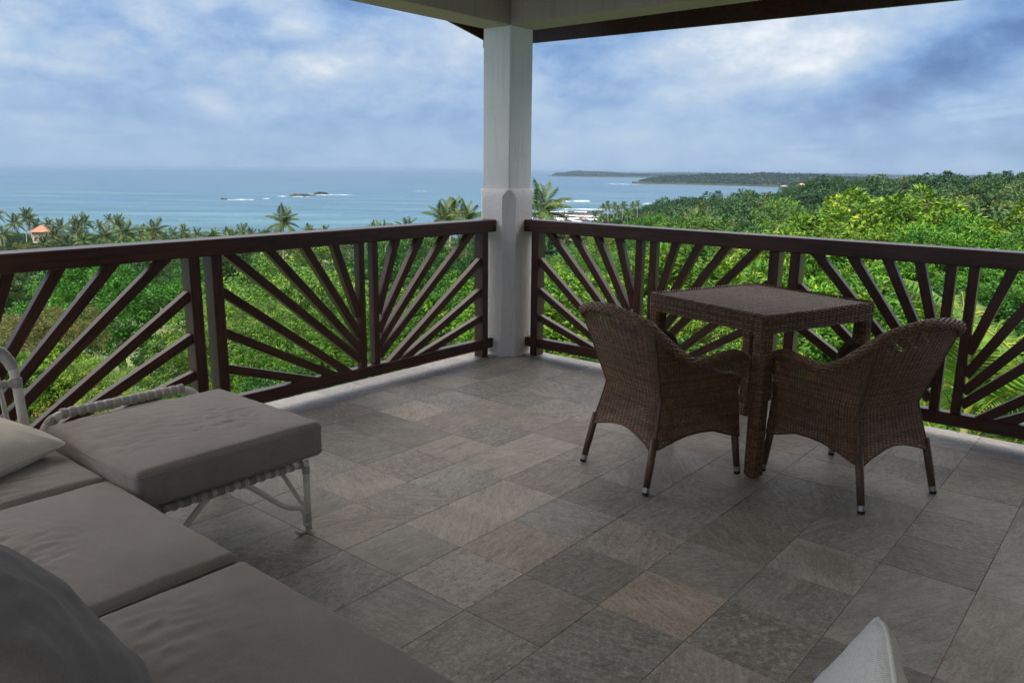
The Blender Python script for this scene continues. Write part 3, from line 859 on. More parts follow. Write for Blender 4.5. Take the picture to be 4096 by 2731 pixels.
for k, (sx, sy) in enumerate(((-1, -1), (1, -1), (1, 1), (-1, 1))):
    cx, cy = sx*(H2-LW-.003), sy*(H2-LW-.003)
    lg = weave_obj('leg', [weave(leg_surf(cx, cy), (0, 1), (.012, TZ-.075), 12, 96, .0036, .0016, .0024, closed=True, stake_r=.0026, seed=30+k)], tb)
    box_obj('leg_core', (cx-LW+.004, cy-LW+.004, .008), (cx+LW-.004, cy+LW-.004, TZ-.08), CORE, lg, .012)
    box_obj('foot_pad', (cx-.022, cy-.022, 0), (cx+.022, cy+.022, .012), RUBBER, lg, .003)

# ------------------------------------------------------------------ cane sofa with chaise, cushions and pillows
def rounded_cushion(name, hx, hy, hz, r, m, n=34, bulge=.012, seed=0, wr=.006, dents=(), dirw=0.0, tufts=()):
    """box cushion with soft edges, a crowned top and creases"""
    g = np.linspace(-1, 1, n)
    faces = []
    V = []; Q = []; off = 0
    for ax in range(3):
        for s in (-1, 1):
            A, B = np.meshgrid(g, g, indexing='ij')
            P = np.zeros((n, n, 3)); i, j = (ax+1) % 3, (ax+2) % 3
            P[..., ax] = s; P[..., i] = A; P[..., j] = B
            V.append(P.reshape(-1, 3))
            a = np.arange(n-1)[:, None]*n+np.arange(n-1)[None]
            q = np.stack([a, a+n, a+n+1, a+1], -1).reshape(-1, 4)
            if s < 0: q = q[:, ::-1]
            Q.append(q+off); off += n*n
    V = np.concatenate(V); Q = np.concatenate(Q)
    H = np.array([hx, hy, hz]); p = V*H
    core = np.clip(p, -(H-r), H-r); d = p-core; L = np.linalg.norm(d, axis=1, keepdims=True)
    p = np.where(L > 1e-9, core+d/np.maximum(L, 1e-9)*r, p)
    u, v, w = V[:, 0], V[:, 1], V[:, 2]
    fl = (1-u**4)*(1-v**4)
    p[:, 2] += bulge*np.sign(w)*np.abs(w)*fl*(1.0 if True else 0)
    side = (1-w**2)
    p[:, 0] += .006*u*side*(1-v**4); p[:, 1] += .006*v*side*(1-u**4)
    # creases: stretched noise across the edges plus local dents
    sd = seed*13.7
    q = np.stack([p[:, 0]*9+sd, p[:, 1]*26, p[:, 2]*9], -1); q2 = np.stack([p[:, 0]*26+sd, p[:, 1]*9, p[:, 2]*9+5], -1)
    edge = np.clip(np.maximum(np.abs(u), np.abs(v))*2.6-1.45, 0, 1)
    cr = np.where(np.abs(u) > np.abs(v), vnoise(q), vnoise(q2))
    lump = fbm(np.stack([p[:, 0]*5+sd, p[:, 1]*5, p[:, 2]*5], -1), 3)
    nrm = np.stack([u*np.abs(u)**3, v*np.abs(v)**3, np.sign(w)*(np.abs(w)**2)], -1); nrm /= np.linalg.norm(nrm, axis=1, keepdims=True)+1e-9
    p += nrm*(wr*.5*cr*edge+wr*.75*lump)[:, None]
    ridg = 1-np.abs(fbm(np.stack([p[:, 0]*14+sd*2, p[:, 1]*27+sd, p[:, 2]*3], -1), 3))*1.2
    for (du, dv, rad, amt, ang) in dents:
        rr_ = np.hypot(u-du, v-dv)/rad; k = np.exp(-rr_**2)*(w > .5)
        a = (u-du)*cos(ang)+(v-dv)*sin(ang); b = -(u-du)*sin(ang)+(v-dv)*cos(ang)
        wv = np.sin(a*48+4*vnoise(np.stack([a*5, b*4, a*0+sd], -1)))
        p[:, 2] += k*amt*.55*(.35*wv+1.2*(ridg-.75))
    # weld the six sheets along their borders
    key = np.round(p/2e-5).astype(np.int64); _, first, inv = np.unique(key, axis=0, return_index=True, return_inverse=True)
    inv = inv.ravel()
    return mesh_np(name, p[first], inv[Q], None, m, True)
def seam_loop(hx, hy, z, r, rad=.0028):
    pts = []
    for cx, cy, a0 in ((hx-r, hy-r, 0), (-hx+r, hy-r, pi/2), (-hx+r, -hy+r, pi), (hx-r, -hy+r, 3*pi/2)):
        for k in range(9):
            a = a0+k/8*pi/2; pts.append((cx+r*cos(a), cy+r*sin(a), z))
    return tube(np.array(pts), rad, 5, True, False)
def box_cushion(label, x0, x1, y0, y1, z0, z1, m, seed, dents=(), rz=0.0, r=.020, group=None):
    c = ((x0+x1)/2, (y0+y1)/2, (z0+z1)/2); hx, hy, hz = (x1-x0)/2, (y1-y0)/2, (z1-z0)/2
    e = empty('seat_cushion', (c[0], c[1], z0), rz, label, 'cushion', group)
    o = obj('cushion_cover', rounded_cushion('cushion_cover', hx, hy, hz, r, m, 84, .014, seed, .0032, dents), e, (0, 0, hz))
    for z in (hz-r+.001, -hz+r-.001):
        V, Q, _ = seam_loop(hx+.001, hy+.001, z, r)
        obj('piping', mesh_np('piping', V, Q, None, m, True), o)
    return e
box_cushion('large taupe cushion on the chaise, raised above the seat cushions', .985, 1.668, 2.283, 2.972, .325, .452, TAUPE, 1,
            dents=((.35, -.25, .30, .010, 2.6), (-.75, -.1, .35, .006, .1), (0, .2, .9, .004, 1.0)))
box_cushion('taupe corner seat cushion under the beige pillow beside the chaise', .285, .968, 2.452, 3.03, .275, .405, TAUPE, 2,
            dents=((.1, -.5, .5, .012, 1.4), (.7, .2, .4, .007, 1.5)), group='taupe sofa seat cushions')
box_cushion('taupe seat cushion in the middle of the sofa, creased at its centre', .285, .972, 1.705, 2.440, .275, .400, TAUPE, 3,
            dents=((-.1, .05, .42, .013, .5), (-.6, .4, .4, .008, .2)), group='taupe sofa seat cushions')
box_cushion('taupe seat cushion at the near end of the sofa, under the leaning grey cushion', .285, .978, .930, 1.690, .262, .388, TAUPE, 4,
            dents=((.15, .55, .40, .006, 1.3), (-.2, .1, .6, .004, .4)), group='taupe sofa seat cushions')
def throw_pillow(name, half, thick, m, seed, n=56, pinch=.10, wr=.004):
    g = np.linspace(-1, 1, n); A, B = np.meshgrid(g, g, indexing='ij')
    V = []; Q = []
    for s in (1, -1):
        x = A*half*(1-pinch*(1-B**2)*np.abs(A)**2); y = B*half*(1-pinch*(1-A**2)*np.abs(B)**2)
        ear = 1-.085*(A*A*B*B)**4; x = x*ear; y = y*ear
        prof = np.clip((1-A**2), 0, 1)**.55*np.clip((1-B**2), 0, 1)**.55
        z = s*thick*prof
        P = np.stack([x, y, z], -1)
        lump = fbm(np.stack([x*8+seed*3.1, y*8, z*8+s], -1), 3)
        rad = vnoise(np.stack([np.arctan2(B, A)*9+seed, A*0+s*3, A*2], -1))*np.clip(np.hypot(A, B)-.45, 0, 1)
        P[..., 2] += s*(wr*lump+wr*1.2*rad)*np.minimum(1, prof*4)
        V.append(P.reshape(-1, 3))
        a = np.arange(n-1)[:, None]*n+np.arange(n-1)[None]
        q = np.stack([a, a+n, a+n+1, a+1], -1).reshape(-1, 4)
        Q.append((q if s > 0 else q[:, ::-1])+(0 if s > 0 else n*n))
    V = np.concatenate(V); Q = np.concatenate(Q)
    key = np.round(V/2e-5).astype(np.int64); _, first, inv = np.unique(key, axis=0, return_index=True, return_inverse=True)
    return mesh_np(name, V[first], inv.ravel()[Q], None, m, True)
def pillow_seam(half, pinch, m, parent):
    t = np.linspace(-1, 1, 30)[:-1]; f = lambda s: half*(1-pinch*(1-s**2))
    pts = [(f(s), s*half, 0) for s in t]+[(-s*half, f(s), 0) for s in t]+[(-f(s), -s*half, 0) for s in t]+[(s*half, -f(s), 0) for s in t]
    pts = np.array(pts); q_ = np.clip(np.abs(pts/half), 0, 1); pts[:, :2] *= (1-.085*(q_[:, 0]*q_[:, 1])**8)[:, None]
    V, Q, _ = tube(pts, .0028, 5, True, False)
    return obj('seam', mesh_np('seam', V, Q, None, m, True), parent)
def put_pillow(name, label, cat, me, half, pinch, m, loc, normal, roll):
    e = obj(name, me); tag(e, label, cat)
    q = Vector(normal).to_track_quat('Z', 'Y')
    e.rotation_mode = 'QUATERNION'; e.rotation_quaternion = q @ Vector((0, 0, 1)).rotation_difference(Vector((0, 0, 1)))
    from mathutils import Quaternion
    e.rotation_quaternion = q @ Quaternion((0, 0, 1), roll)
    e.location = loc
    pillow_seam(half, pinch, m, e)
    return e
put_pillow('throw_pillow', 'beige linen pillow lying on the corner seat cushion at the left edge', 'pillow',
           throw_pillow('throw_pillow', .200, .085, BEIGE, 4), .200, .10, BEIGE, (.712, 2.805, .480), (.06, -.14, .99), radians(3))
put_pillow('back_cushion', 'grey canvas back cushion leaning at the near end of the sofa', 'cushion',
           throw_pillow('back_cushion', .31, .125, GREYC, 9, 84, .05, .012), .31, .05, GREYC, (.338, 1.275, .600), (.85, -.02, .53), radians(2))
put_pillow('throw_pillow', 'off white woven pillow standing on its corner at the bottom edge of the picture', 'pillow',
           throw_pillow('throw_pillow', .170, .054, WHITEP, 6, 56, .06), .170, .06, WHITEP, (.705, .161, .7156), (-.55, .83, .12), radians(56))
# cane stool that carries the near pillow
st = empty('cane_stool', (.70, .06, 0), 0, 'pale cane stool below the off white pillow', 'stool')
for sx in (-1, 1):
    for sy in (-1, 1):
        V, Q, T = tube([(sx*.22, sy*.2, 0), (sx*.22, sy*.2, .41)], .014, 10); obj('leg', mesh_np('leg', V, Q, T, CANE, True), st)
obj('stool_seat', rounded_cushion('stool_seat', .25, .24, .045, .03, TAUPE, 24, .01, 8), st, (0, 0, .455))
# frame of the sofa and the chaise
BR = .0145
def cane(name, pts, r, parent, o, closed=False, sm=6):
    P = smooth_path(np.array(pts, float)-np.array(o), sm, closed) if sm else np.array(pts, float)-np.array(o)
    V, Q, T = tube(P, r, 12, closed, not closed)
    return obj(name, mesh_np(name, V, Q, T, CANE, True), parent)
def band_mesh(r, w=.026, turns=5):
    prof = []
    for k in range(turns):
        for t in (0, .25, .5, .75):
            z = -w/2+w*(k+t)/turns; prof.append((r+.0030*abs(sin(pi*t))+.0004, z))
    prof.append((r+.0004, w/2))
    V, Q = lathe(prof, 14)
    return mesh_np('binding', V, Q[:, ::-1], None, BAND, True)
BANDS = {}
def bind(parent, o, p, direction, r, w=.026):
    k = (round(r, 4), w)
    if k not in BANDS: BANDS[k] = band_mesh(r, w, max(3, int(w/.0052)))
    b = obj('binding', BANDS[k], parent, tuple(np.array(p)-np.array(o)))
    b.rotation_mode = 'QUATERNION'; b.rotation_quaternion = Vector(direction).to_track_quat('Z', 'Y')
    return b
co = (1.0, 2.37, 0)
chs = empty('cane_chaise', co, 0, 'pale cane chaise frame with grey bindings under the large taupe cushion', 'chaise')
x0, x1, y0, y1, zr = 1.005, 1.648, 2.372, 2.975, .277
cane('front_rail', [(x0, y0, zr), (x1, y0, zr)], BR, chs, co, sm=0)
cane('side_rail', [(x1, y0, zr), (x1, y1, zr)], BR, chs, co, sm=0)
cane('side_rail', [(x0, y0, zr), (x0, y1, zr)], BR, chs, co, sm=0)
cane('rear_rail', [(x0, y1, zr), (x1, y1, zr)], BR, chs, co, sm=0)
for k in range(5): cane('seat_slat', [(x0, y0+.1+.1*k, zr), (x1, y0+.1+.1*k, zr)], .009, chs, co, sm=0)
for k in range(15):
    x = x0+.05+.0405*k
    bind(chs, co, (x, y0, zr), (1, 0, 0), BR, .018 if k % 3 else .028)
for (lx, ly) in ((x1, y0), (x0, y0), (x1, y1), (x0, y1)):
    sx = -1 if lx == x1 else 1; sy = 1 if ly == y0 else -1
    lg = cane('leg', [(lx, ly, zr+.012), (lx, ly, .008)], .0128, chs, co, sm=0)
    bind(chs, co, (lx, ly, zr-.028), (0, 0, 1), .0132, .028)
    bind(chs, co, (lx+sx*.004, ly, .062), (0, 0, 1), .0150, .034)
    cane('foot', [(lx, ly, .014), (lx+sx*.012, ly, .006), (lx+sx*.045, ly, .010), (lx+sx*.058, ly, .022)], .0065, chs, co)
    cane('brace', [(lx+sx*.275, ly, zr-.010), (lx+sx*.235, ly, zr-.024), (lx+sx*.10, ly, .135), (lx+sx*.030, ly, .105), (lx+sx*.013, ly, .070), (lx+sx*.010, ly, .030)], .0105, chs, co)
    cane('brace', [(lx, ly+sy*.27, zr-.012), (lx, ly+sy*.22, zr-.04), (lx, ly+sy*.06, .125), (lx, ly+sy*.02, .095), (lx, ly+sy*.012, .04)], .0105, chs, co)
# low back rail of the chaise, wound with bindings
bz, by = .462, 3.035
low = [(1.000, by, .29), (1.000, by, .39), (1.020, by, .435), (1.075, by, bz), (1.20, by, bz+.004), (1.46, by, bz+.004), (1.535, by, bz-.005), (1.585, by, .425), (1.600, by, .36), (1.602, by, .28)]
cane('low_back_rail', low, .0165, chs, co)
cane('low_back_rail', [(1.06, by, .29), (1.065, by, .385), (1.10, by, .418), (1.20, by, .425), (1.46, by, .425), (1.52, by, .40), (1.54, by, .29)], .0085, chs, co)
for k in range(15): bind(chs, co, (1.075+.032*k, by, bz+.002), (1, 0, .01), .0172, .022)
bind(chs, co, (1.030, by, .442), (.75, 0, .6), .0172, .034)
for k in range(2):
    cane('tie_rod', [(1.045+.008*k, by-.004, .28), (1.042+.008*k, by-.004, .42)], .0036, chs, co, sm=0)
so = (.6, 2.0, 0)
sof = empty('cane_sofa', so, 0, 'pale cane sofa frame with tall looped back at the left edge', 'sofa')
X0, X1, Y0, Y1, ZR = .20, .955, .95, 3.04, .250
for a, b in (((X0, Y0, ZR), (X1, Y0, ZR)), ((X1, Y0, ZR), (X1, 2.37, ZR)), ((X0, Y1, ZR), (X1, Y1, ZR)), ((X0, Y0, ZR), (X0, Y1, ZR))):
    cane('seat_rail', [a, b], BR, sof, so, sm=0)
for k in range(9): cane('seat_slat', [(X0, Y0+.15+.22*k, ZR), (X1, Y0+.15+.22*k, ZR)], .010, sof, so, sm=0)
for lx, ly in ((X1, Y0), (X1, 1.70), (X1, 2.36), (X0, Y0), (X0, Y1), (X1, Y1)):
    cane('leg', [(lx, ly, ZR+.012), (lx, ly, .0)], .0128, sof, so, sm=0)
hoop = [(.955, 3.075, .25), (.955, 3.075, .44), (.946, 3.075, .62), (.930, 3.075, .685), (.895, 3.075, .725), (.83, 3.075, .748), (.70, 3.075, .755), (.45, 3.075, .755), (.30, 3.07, .75), (.215, 3.04, .74), (.185, 2.95, .735), (.18, 2.6, .735), (.18, 1.9, .735)]
cane('back_hoop', hoop, .0165, sof, so)
hp = smooth_path(np.array(hoop), 8); 
for k in range(20, 46, 2):
    bind(sof, so, hp[k], hp[k+1]-hp[k-1], .0172, .017)
cane('cross_rod', [(.94, 3.07, .60), (.30, 3.07, .60)], .0115, sof, so, sm=0)
bind(sof, so, (.947, 3.074, .60), (.0, 0, 1), .0170, .034); bind(sof, so, (.905, 3.07, .60), (1, 0, 0), .0125, .022)
for k in range(6):
    for dxx in (0, .009): cane('tie_rod', [(.915-.11*k+dxx, 3.068, .28), (.875-.11*k+dxx, 3.068, .74)], .0042, sof, so, sm=0)
    bind(sof, so, (.887-.11*k, 3.068, .60), (-.08, 0, 1), .0095, .012)
cane('back_upright', [(.18, 1.9, .735), (.18, 1.75, .70), (.18, 1.70, .25)], .0165, sof, so)

# ------------------------------------------------------------------ ground, sea, far coast
SEA_Z = -28.0
PROF = {   # picture column: (distance ahead, height of the ground)
    -9000: [(0, -8), (15, -8.5), (30, -9.5), (60, -13), (150, -20), (260, -25.5), (320, -28), (345, -29.5), (460, -34)],
    1900: [(0, -8), (15, -8.5), (30, -9.5), (60, -13), (150, -20), (260, -25), (340, -27.6), (375, -29.5), (520, -36)],
    2200: [(0, -8), (15, -8.5), (30, -9.5), (60, -13), (150, -20), (300, -25), (430, -27.2), (462, -28.8), (700, -36)],
    2450: [(0, -8), (15, -8.5), (30, -9.5), (60, -12.5), (150, -20), (300, -25), (440, -26.6), (485, -28.8), (700, -36)],
    2600: [(0, -8), (15, -8.5), (30, -9.5), (60, -12), (120, -18), (250, -22), (400, -22), (470, -25), (545, -29), (700, -36)],
    2740: [(0, -8), (15, -8.5), (30, -9.5), (60, -12), (120, -17), (220, -20), (380, -18.5), (480, -25), (545, -29), (700, -36)],
    3050: [(0, -8), (15, -8.5), (30, -9.5), (60, -11.5), (120, -16), (220, -18), (370, -15.8), (480, -24), (560, -29), (700, -36)],
    3280: [(0, -8), (15, -8.5), (30, -9.5), (60, -11.5), (120, -15), (200, -16), (320, -10.5), (450, -18), (640, -29), (800, -36)],
    3600: [(0, -8), (15, -8.5), (30, -9.5), (60, -11), (120, -13), (200, -14), (310, -8.0), (450, -14), (700, -20), (1400, -24)],
    4096: [(0, -8), (15, -8.5), (30, -9.0), (60, -10.5), (120, -12), (190, -12), (300, -5.4), (450, -10), (700, -18), (1400, -22)],
    16000: [(0, -8), (15, -8.5), (30, -9.0), (60, -10.5), (120, -12), (190, -12), (300, -5.4), (450, -10), (700, -18), (1400, -22)],
}
_pk = sorted(PROF)
def ground(px, w):
    px = np.asarray(px, float); w = np.asarray(w, float)
    H = np.stack([np.interp(w, [a for a, _ in PROF[k]], [b for _, b in PROF[k]]) for k in _pk], 0)
    t = np.clip(np.searchsorted(_pk, px)-1, 0, len(_pk)-2); pk = np.array(_pk, float)
    f = np.clip((px-pk[t])/(pk[t+1]-pk[t]), 0, 1)
    if H.ndim == 1: return H[t]*(1-f)+H[t+1]*f
    take = lambda idx: np.take_along_axis(H, idx[None], 0)[0]
    return take(t)*(1-f)+take(t+1)*f
def world_xy(px, w):
    s = w*(px-CX)/F_PX
    return FH[0]*w+RH[0]*s, FH[1]*w+RH[1]*s
pxg = np.concatenate([np.linspace(-9000, -600, 28), np.linspace(-500, 4700, 131), np.linspace(4900, 16000, 40)])
wg = np.concatenate([np.linspace(2, 60, 24), np.linspace(65, 330, 54), np.linspace(337, 720, 52), np.linspace(760, 1400, 12)])
PXG, WG = np.meshgrid(pxg, wg)
ZG = ground(PXG, WG); XG, YG = world_xy(PXG, WG)
rough_ = np.clip((WG-25)/60, 0, 1)
ZG = ZG+rough_*(1.1*fbm(np.stack([XG/32, YG/32, XG*0], -1), 4))*np.clip((ZG-SEA_Z)/3+.15, .1, 1)
nP, nW = len(pxg), len(wg)
a = np.arange(nW-1)[:, None]*nP+np.arange(nP-1)[None]
Qg = np.stack([a, a+1, a+nP+1, a+nP], -1).reshape(-1, 4)
def m_ground():
    m, t, p = mat('green undergrowth and sandy shore')
    pos = world_pos(t); sp = N(t, 'ShaderNodeSeparateXYZ'); t.links.new(pos, sp.inputs[0])
    n = noise(t, pos, .12, 6, .65); f = noise(t, pos, 1.6, 5, .7)
    g = mixc(t, ramp(t, n, [(.35, 0.0), (.65, 1.0)]), (0.030, 0.060, 0.014), (0.085, 0.13, 0.03))
    g = mixc(t, ramp(t, f, [(.45, 0.0), (.7, .8)]), g, (0.03, 0.045, 0.012))
    g = mixc(t, ramp(t, noise(t, pos, .035, 4, .6), [(.60, 0.0), (.68, .75)]), g, (0.15, 0.085, 0.045))
    h = M_(t, 'ADD', sp.outputs[2], M_(t, 'MULTIPLY', n, 1.6))
    c = mixc(t, ramp(t, M_(t, 'MULTIPLY_ADD', h, .25, 6.9), [(.0, 1.0), (.35, 0.0)]), g, (0.17, 0.135, 0.095))
    t.links.new(c, p.inputs['Base Color']); p.inputs['Roughness'].default_value = .95
    bump(t, p, f, .8, .3)
    return m
gme = mesh_np('ground', np.stack([XG, YG, ZG], -1).reshape(-1, 3), Qg, None, m_ground(), True)
tag(obj('ground', gme), kind='structure')

def m_sea():
    m, t, p = mat('sea water')
    pos = world_pos(t)
    vr = N(t, 'ShaderNodeVectorRotate', rotation_type='Z_AXIS', inputs={'Angle': YAW}); t.links.new(pos, vr.inputs['Vector'])
    def st(sx, sy):
        mp = N(t, 'ShaderNodeMapping'); mp.inputs['Scale'].default_value = (sx, sy, 1); t.links.new(vr.outputs[0], mp.inputs['Vector']); return mp.outputs[0]
    sw = noise(t, st(.018, .075), 1.0, 6, .62, .3); ch = noise(t, st(.14, .42), 1.0, 5, .65)
    patch = noise(t, st(.0016, .0045), 1.0, 4, .55)
    sp = N(t, 'ShaderNodeSeparateXYZ'); t.links.new(vr.outputs[0], sp.inputs[0])
    off_ = M_(t, 'MULTIPLY', sp.outputs[1], 1/6000)
    c = ramp(t, off_, [(.05, (0.045, 0.105, 0.125)), (.12, (0.034, 0.080, 0.115)), (.30, (0.024, 0.056, 0.105)), (1.0, (0.016, 0.038, 0.088))])
    c = mixc(t, ramp(t, patch, [(.40, 0.0), (.62, .6)]), c, (0.022, 0.070, 0.125))
    c = mixc(t, ramp(t, sw, [(.45, .0), (.60, .65)]), c, (0.012, 0.048, 0.088))
    c = mixc(t, ramp(t, ch, [(.52, .0), (.66, .6)]), c, (0.016, 0.055, 0.10))
    big_ = noise(t, st(.0045, .017), 1.0, 5, .65, .4)
    c = mixc(t, ramp(t, big_, [(.45, .0), (.60, .5)]), c, (0.012, 0.045, 0.078))
    c = mixc(t, ramp(t, big_, [(.36, .35), (.46, 0.0)]), c, (0.060, 0.125, 0.150))
    caps = ramp(t, M_(t, 'MULTIPLY', ch, sw), [(.385, 0.0), (.42, .6)])
    c = mixc(t, caps, c, (0.5, 0.55, 0.57))
    t.links.new(c, p.inputs['Base Color']); p.inputs['Roughness'].default_value = .35; p.inputs['IOR'].default_value = 1.33
    p.inputs['Specular IOR Level'].default_value = .10
    h = M_(t, 'ADD', M_(t, 'MULTIPLY', sw, 2.2), M_(t, 'MULTIPLY', ch, .8))
    bump(t, p, h, 1.0, 1.6)
    return m
R_ = 30000
sv = [(-R_, -R_, SEA_Z), (R_, -R_, SEA_Z), (R_, R_, SEA_Z), (-R_, R_, SEA_Z)]
tag(obj('sea', mesh_np('sea', sv, [(0, 1, 2, 3)], None, m_sea())), kind='structure')

# far headlands: ridges of wooded land on the other side of the bay
def headland(name, cols, depth, seed, label_mat, step=10.0):
    """cols: (picture column, distance of the shore, picture row of the tree tops)"""
    cols = np.array(cols, float); px = np.arange(cols[0, 0], cols[-1, 0], step)
    w0 = np.interp(px, cols[:, 0], cols[:, 1]); ytop = np.interp(px, cols[:, 0], cols[:, 2])
    yh = CY-F_PX*math.tan(PITCH)+math.tan(ROLL)*(px-CX)
    top = EYE[2]-(w0+depth*.4)*(ytop-yh)/F_PX
    k = np.array([0, .012, .03, .06, .10, .16, .24, .32, .40, .5, .65, .8, 1.0]); k = np.interp(np.linspace(0, 12, 37), np.arange(13), k)
    prof = np.interp(k, [0, .012, .05, .16, .40, 1.0], [-.04, .03, .22, .62, 1.0, .8])
    W = w0[:, None]+depth*k[None]; PXs = np.repeat(px[:, None], len(k), 1)
    X, Y = world_xy(PXs, W)
    Hh = np.maximum(top-SEA_Z, 2)[:, None]*prof[None]
    sc = w0.mean()/2000
    bumps = (fbm(np.stack([X/(26*sc), Y/(26*sc), X*0+seed], -1), 4)*.5+.25)*5.5*sc**.5
    Z = SEA_Z+Hh+bumps*np.clip(Hh/8, 0, 1)
    V = np.stack([X, Y, Z], -1); n, m = X.shape
    a = np.arange(n-1)[:, None]*m+np.arange(m-1)[None]
    Q = np.stack([a, a+m, a+m+1, a+1], -1).reshape(-1, 4)
    o = tag(obj(name, mesh_np(name, V.reshape(-1, 3), Q, None, label_mat, True)), kind='structure')
    return V, Hh
def m_farwood():
    m, t, p = mat('distant woodland with rocky shore')
    pos = world_pos(t); sp = N(t, 'ShaderNodeSeparateXYZ'); t.links.new(pos, sp.inputs[0])
    n = noise(t, pos, .06, 6, .7); f = noise(t, pos, .25, 4, .7)
    g = mixc(t, ramp(t, n, [(.35, 0.0), (.65, 1.0)]), (0.009, 0.018, 0.012), (0.024, 0.038, 0.019))
    g = mixc(t, ramp(t, f, [(.4, 0.0), (.75, .7)]), g, (0.013, 0.024, 0.013))
    h = M_(t, 'ADD', sp.outputs[2], M_(t, 'MULTIPLY', n, 3.0))
    c = mixc(t, ramp(t, M_(t, 'MULTIPLY_ADD', h, .1, 2.65), [(.0, 1.0), (.08, 0.0)]), g, (0.155, 0.105, 0.075))
    t.links.new(c, p.inputs['Base Color']); p.inputs['Roughness'].default_value = 1.0; p.inputs['Specular IOR Level'].default_value = .1
    bump(t, p, f, 1.0, 3.0)
    return m
FARW = m_farwood()
HL = []
HL.append(headland('hills', [(2360, 5600, 706), (2480, 5500, 697), (2700, 5400, 693), (3000, 5300, 697), (3300, 5000, 698), (3600, 4800, 703), (4300, 4600, 712), (5600, 4400, 712)], 1500, 1, FARW, 12))
HL.append(headland('hills', [(2182, 4500, 708), (2215, 4480, 696), (2300, 4450, 688), (2380, 4420, 690), (2480, 4350, 696), (2600, 4250, 702), (2800, 4200, 704)], 500, 2, FARW, 6))
HL.append(headland('hills', [(2512, 2010, 738), (2540, 2000, 725), (2600, 1990, 714), (2700, 1960, 706), (2820, 1900, 700), (2950, 1830, 699), (3080, 1750, 698), (3180, 1650, 702), (3260, 1560, 708), (3400, 1480, 716), (3700, 1400, 730), (4600, 1350, 740)], 420, 3, FARW, 5))

# ------------------------------------------------------------------ leaves, trees, palms
L_BRIGHT = m_leaf('bright green leaf', [(0, (0.010, 0.046, 0.005)), (.5, (0.027, 0.098, 0.007)), (1, (0.075, 0.180, 0.010))])
L_YELLOW = m_leaf('yellow green leaf', [(0, (0.015, 0.052, 0.006)), (.45, (0.045, 0.110, 0.009)), (.85, (0.108, 0.192, 0.012)), (1, (0.18, 0.20, 0.02))])
L_DARK = m_leaf('dark green leaf', [(0, (0.007, 0.030, 0.006)), (.6, (0.017, 0.062, 0.009)), (1, (0.045, 0.115, 0.014))], .2, .42)
L_FOREST = m_leaf('forest leaf', [(0, (0.010, 0.027, 0.009)), (.5, (0.026, 0.058, 0.014)), (.85, (0.056, 0.090, 0.022)), (1, (0.10, 0.095, 0.04))], .18, .6, .035)
L_OLIVE = m_leaf('olive brown leaf', [(0, (0.028, 0.040, 0.010)), (.5, (0.068, 0.078, 0.018)), (1, (0.15, 0.12, 0.045))], .25, .6)
L_GROVE = m_leaf('mid green forest leaf', [(0, (0.020, 0.042, 0.012)), (.5, (0.046, 0.080, 0.018)), (1, (0.11, 0.135, 0.035))], .18, .6, .03)
L_PALM = m_leaf('coconut frond', [(0, (0.012, 0.030, 0.006)), (.6, (0.034, 0.066, 0.010)), (1, (0.13, 0.125, 0.025))], .15, .42)
L_ARECA = m_leaf('areca frond', [(0, (0.030, 0.085, 0.007)), (.6, (0.070, 0.150, 0.011)), (1, (0.22, 0.22, 0.03))], .3, .38)

L_FAR = m_leaf('distant forest leaf', [(0, (0.006, 0.014, 0.009)), (.5, (0.013, 0.026, 0.013)), (1, (0.036, 0.05, 0.024))], .1, .8)

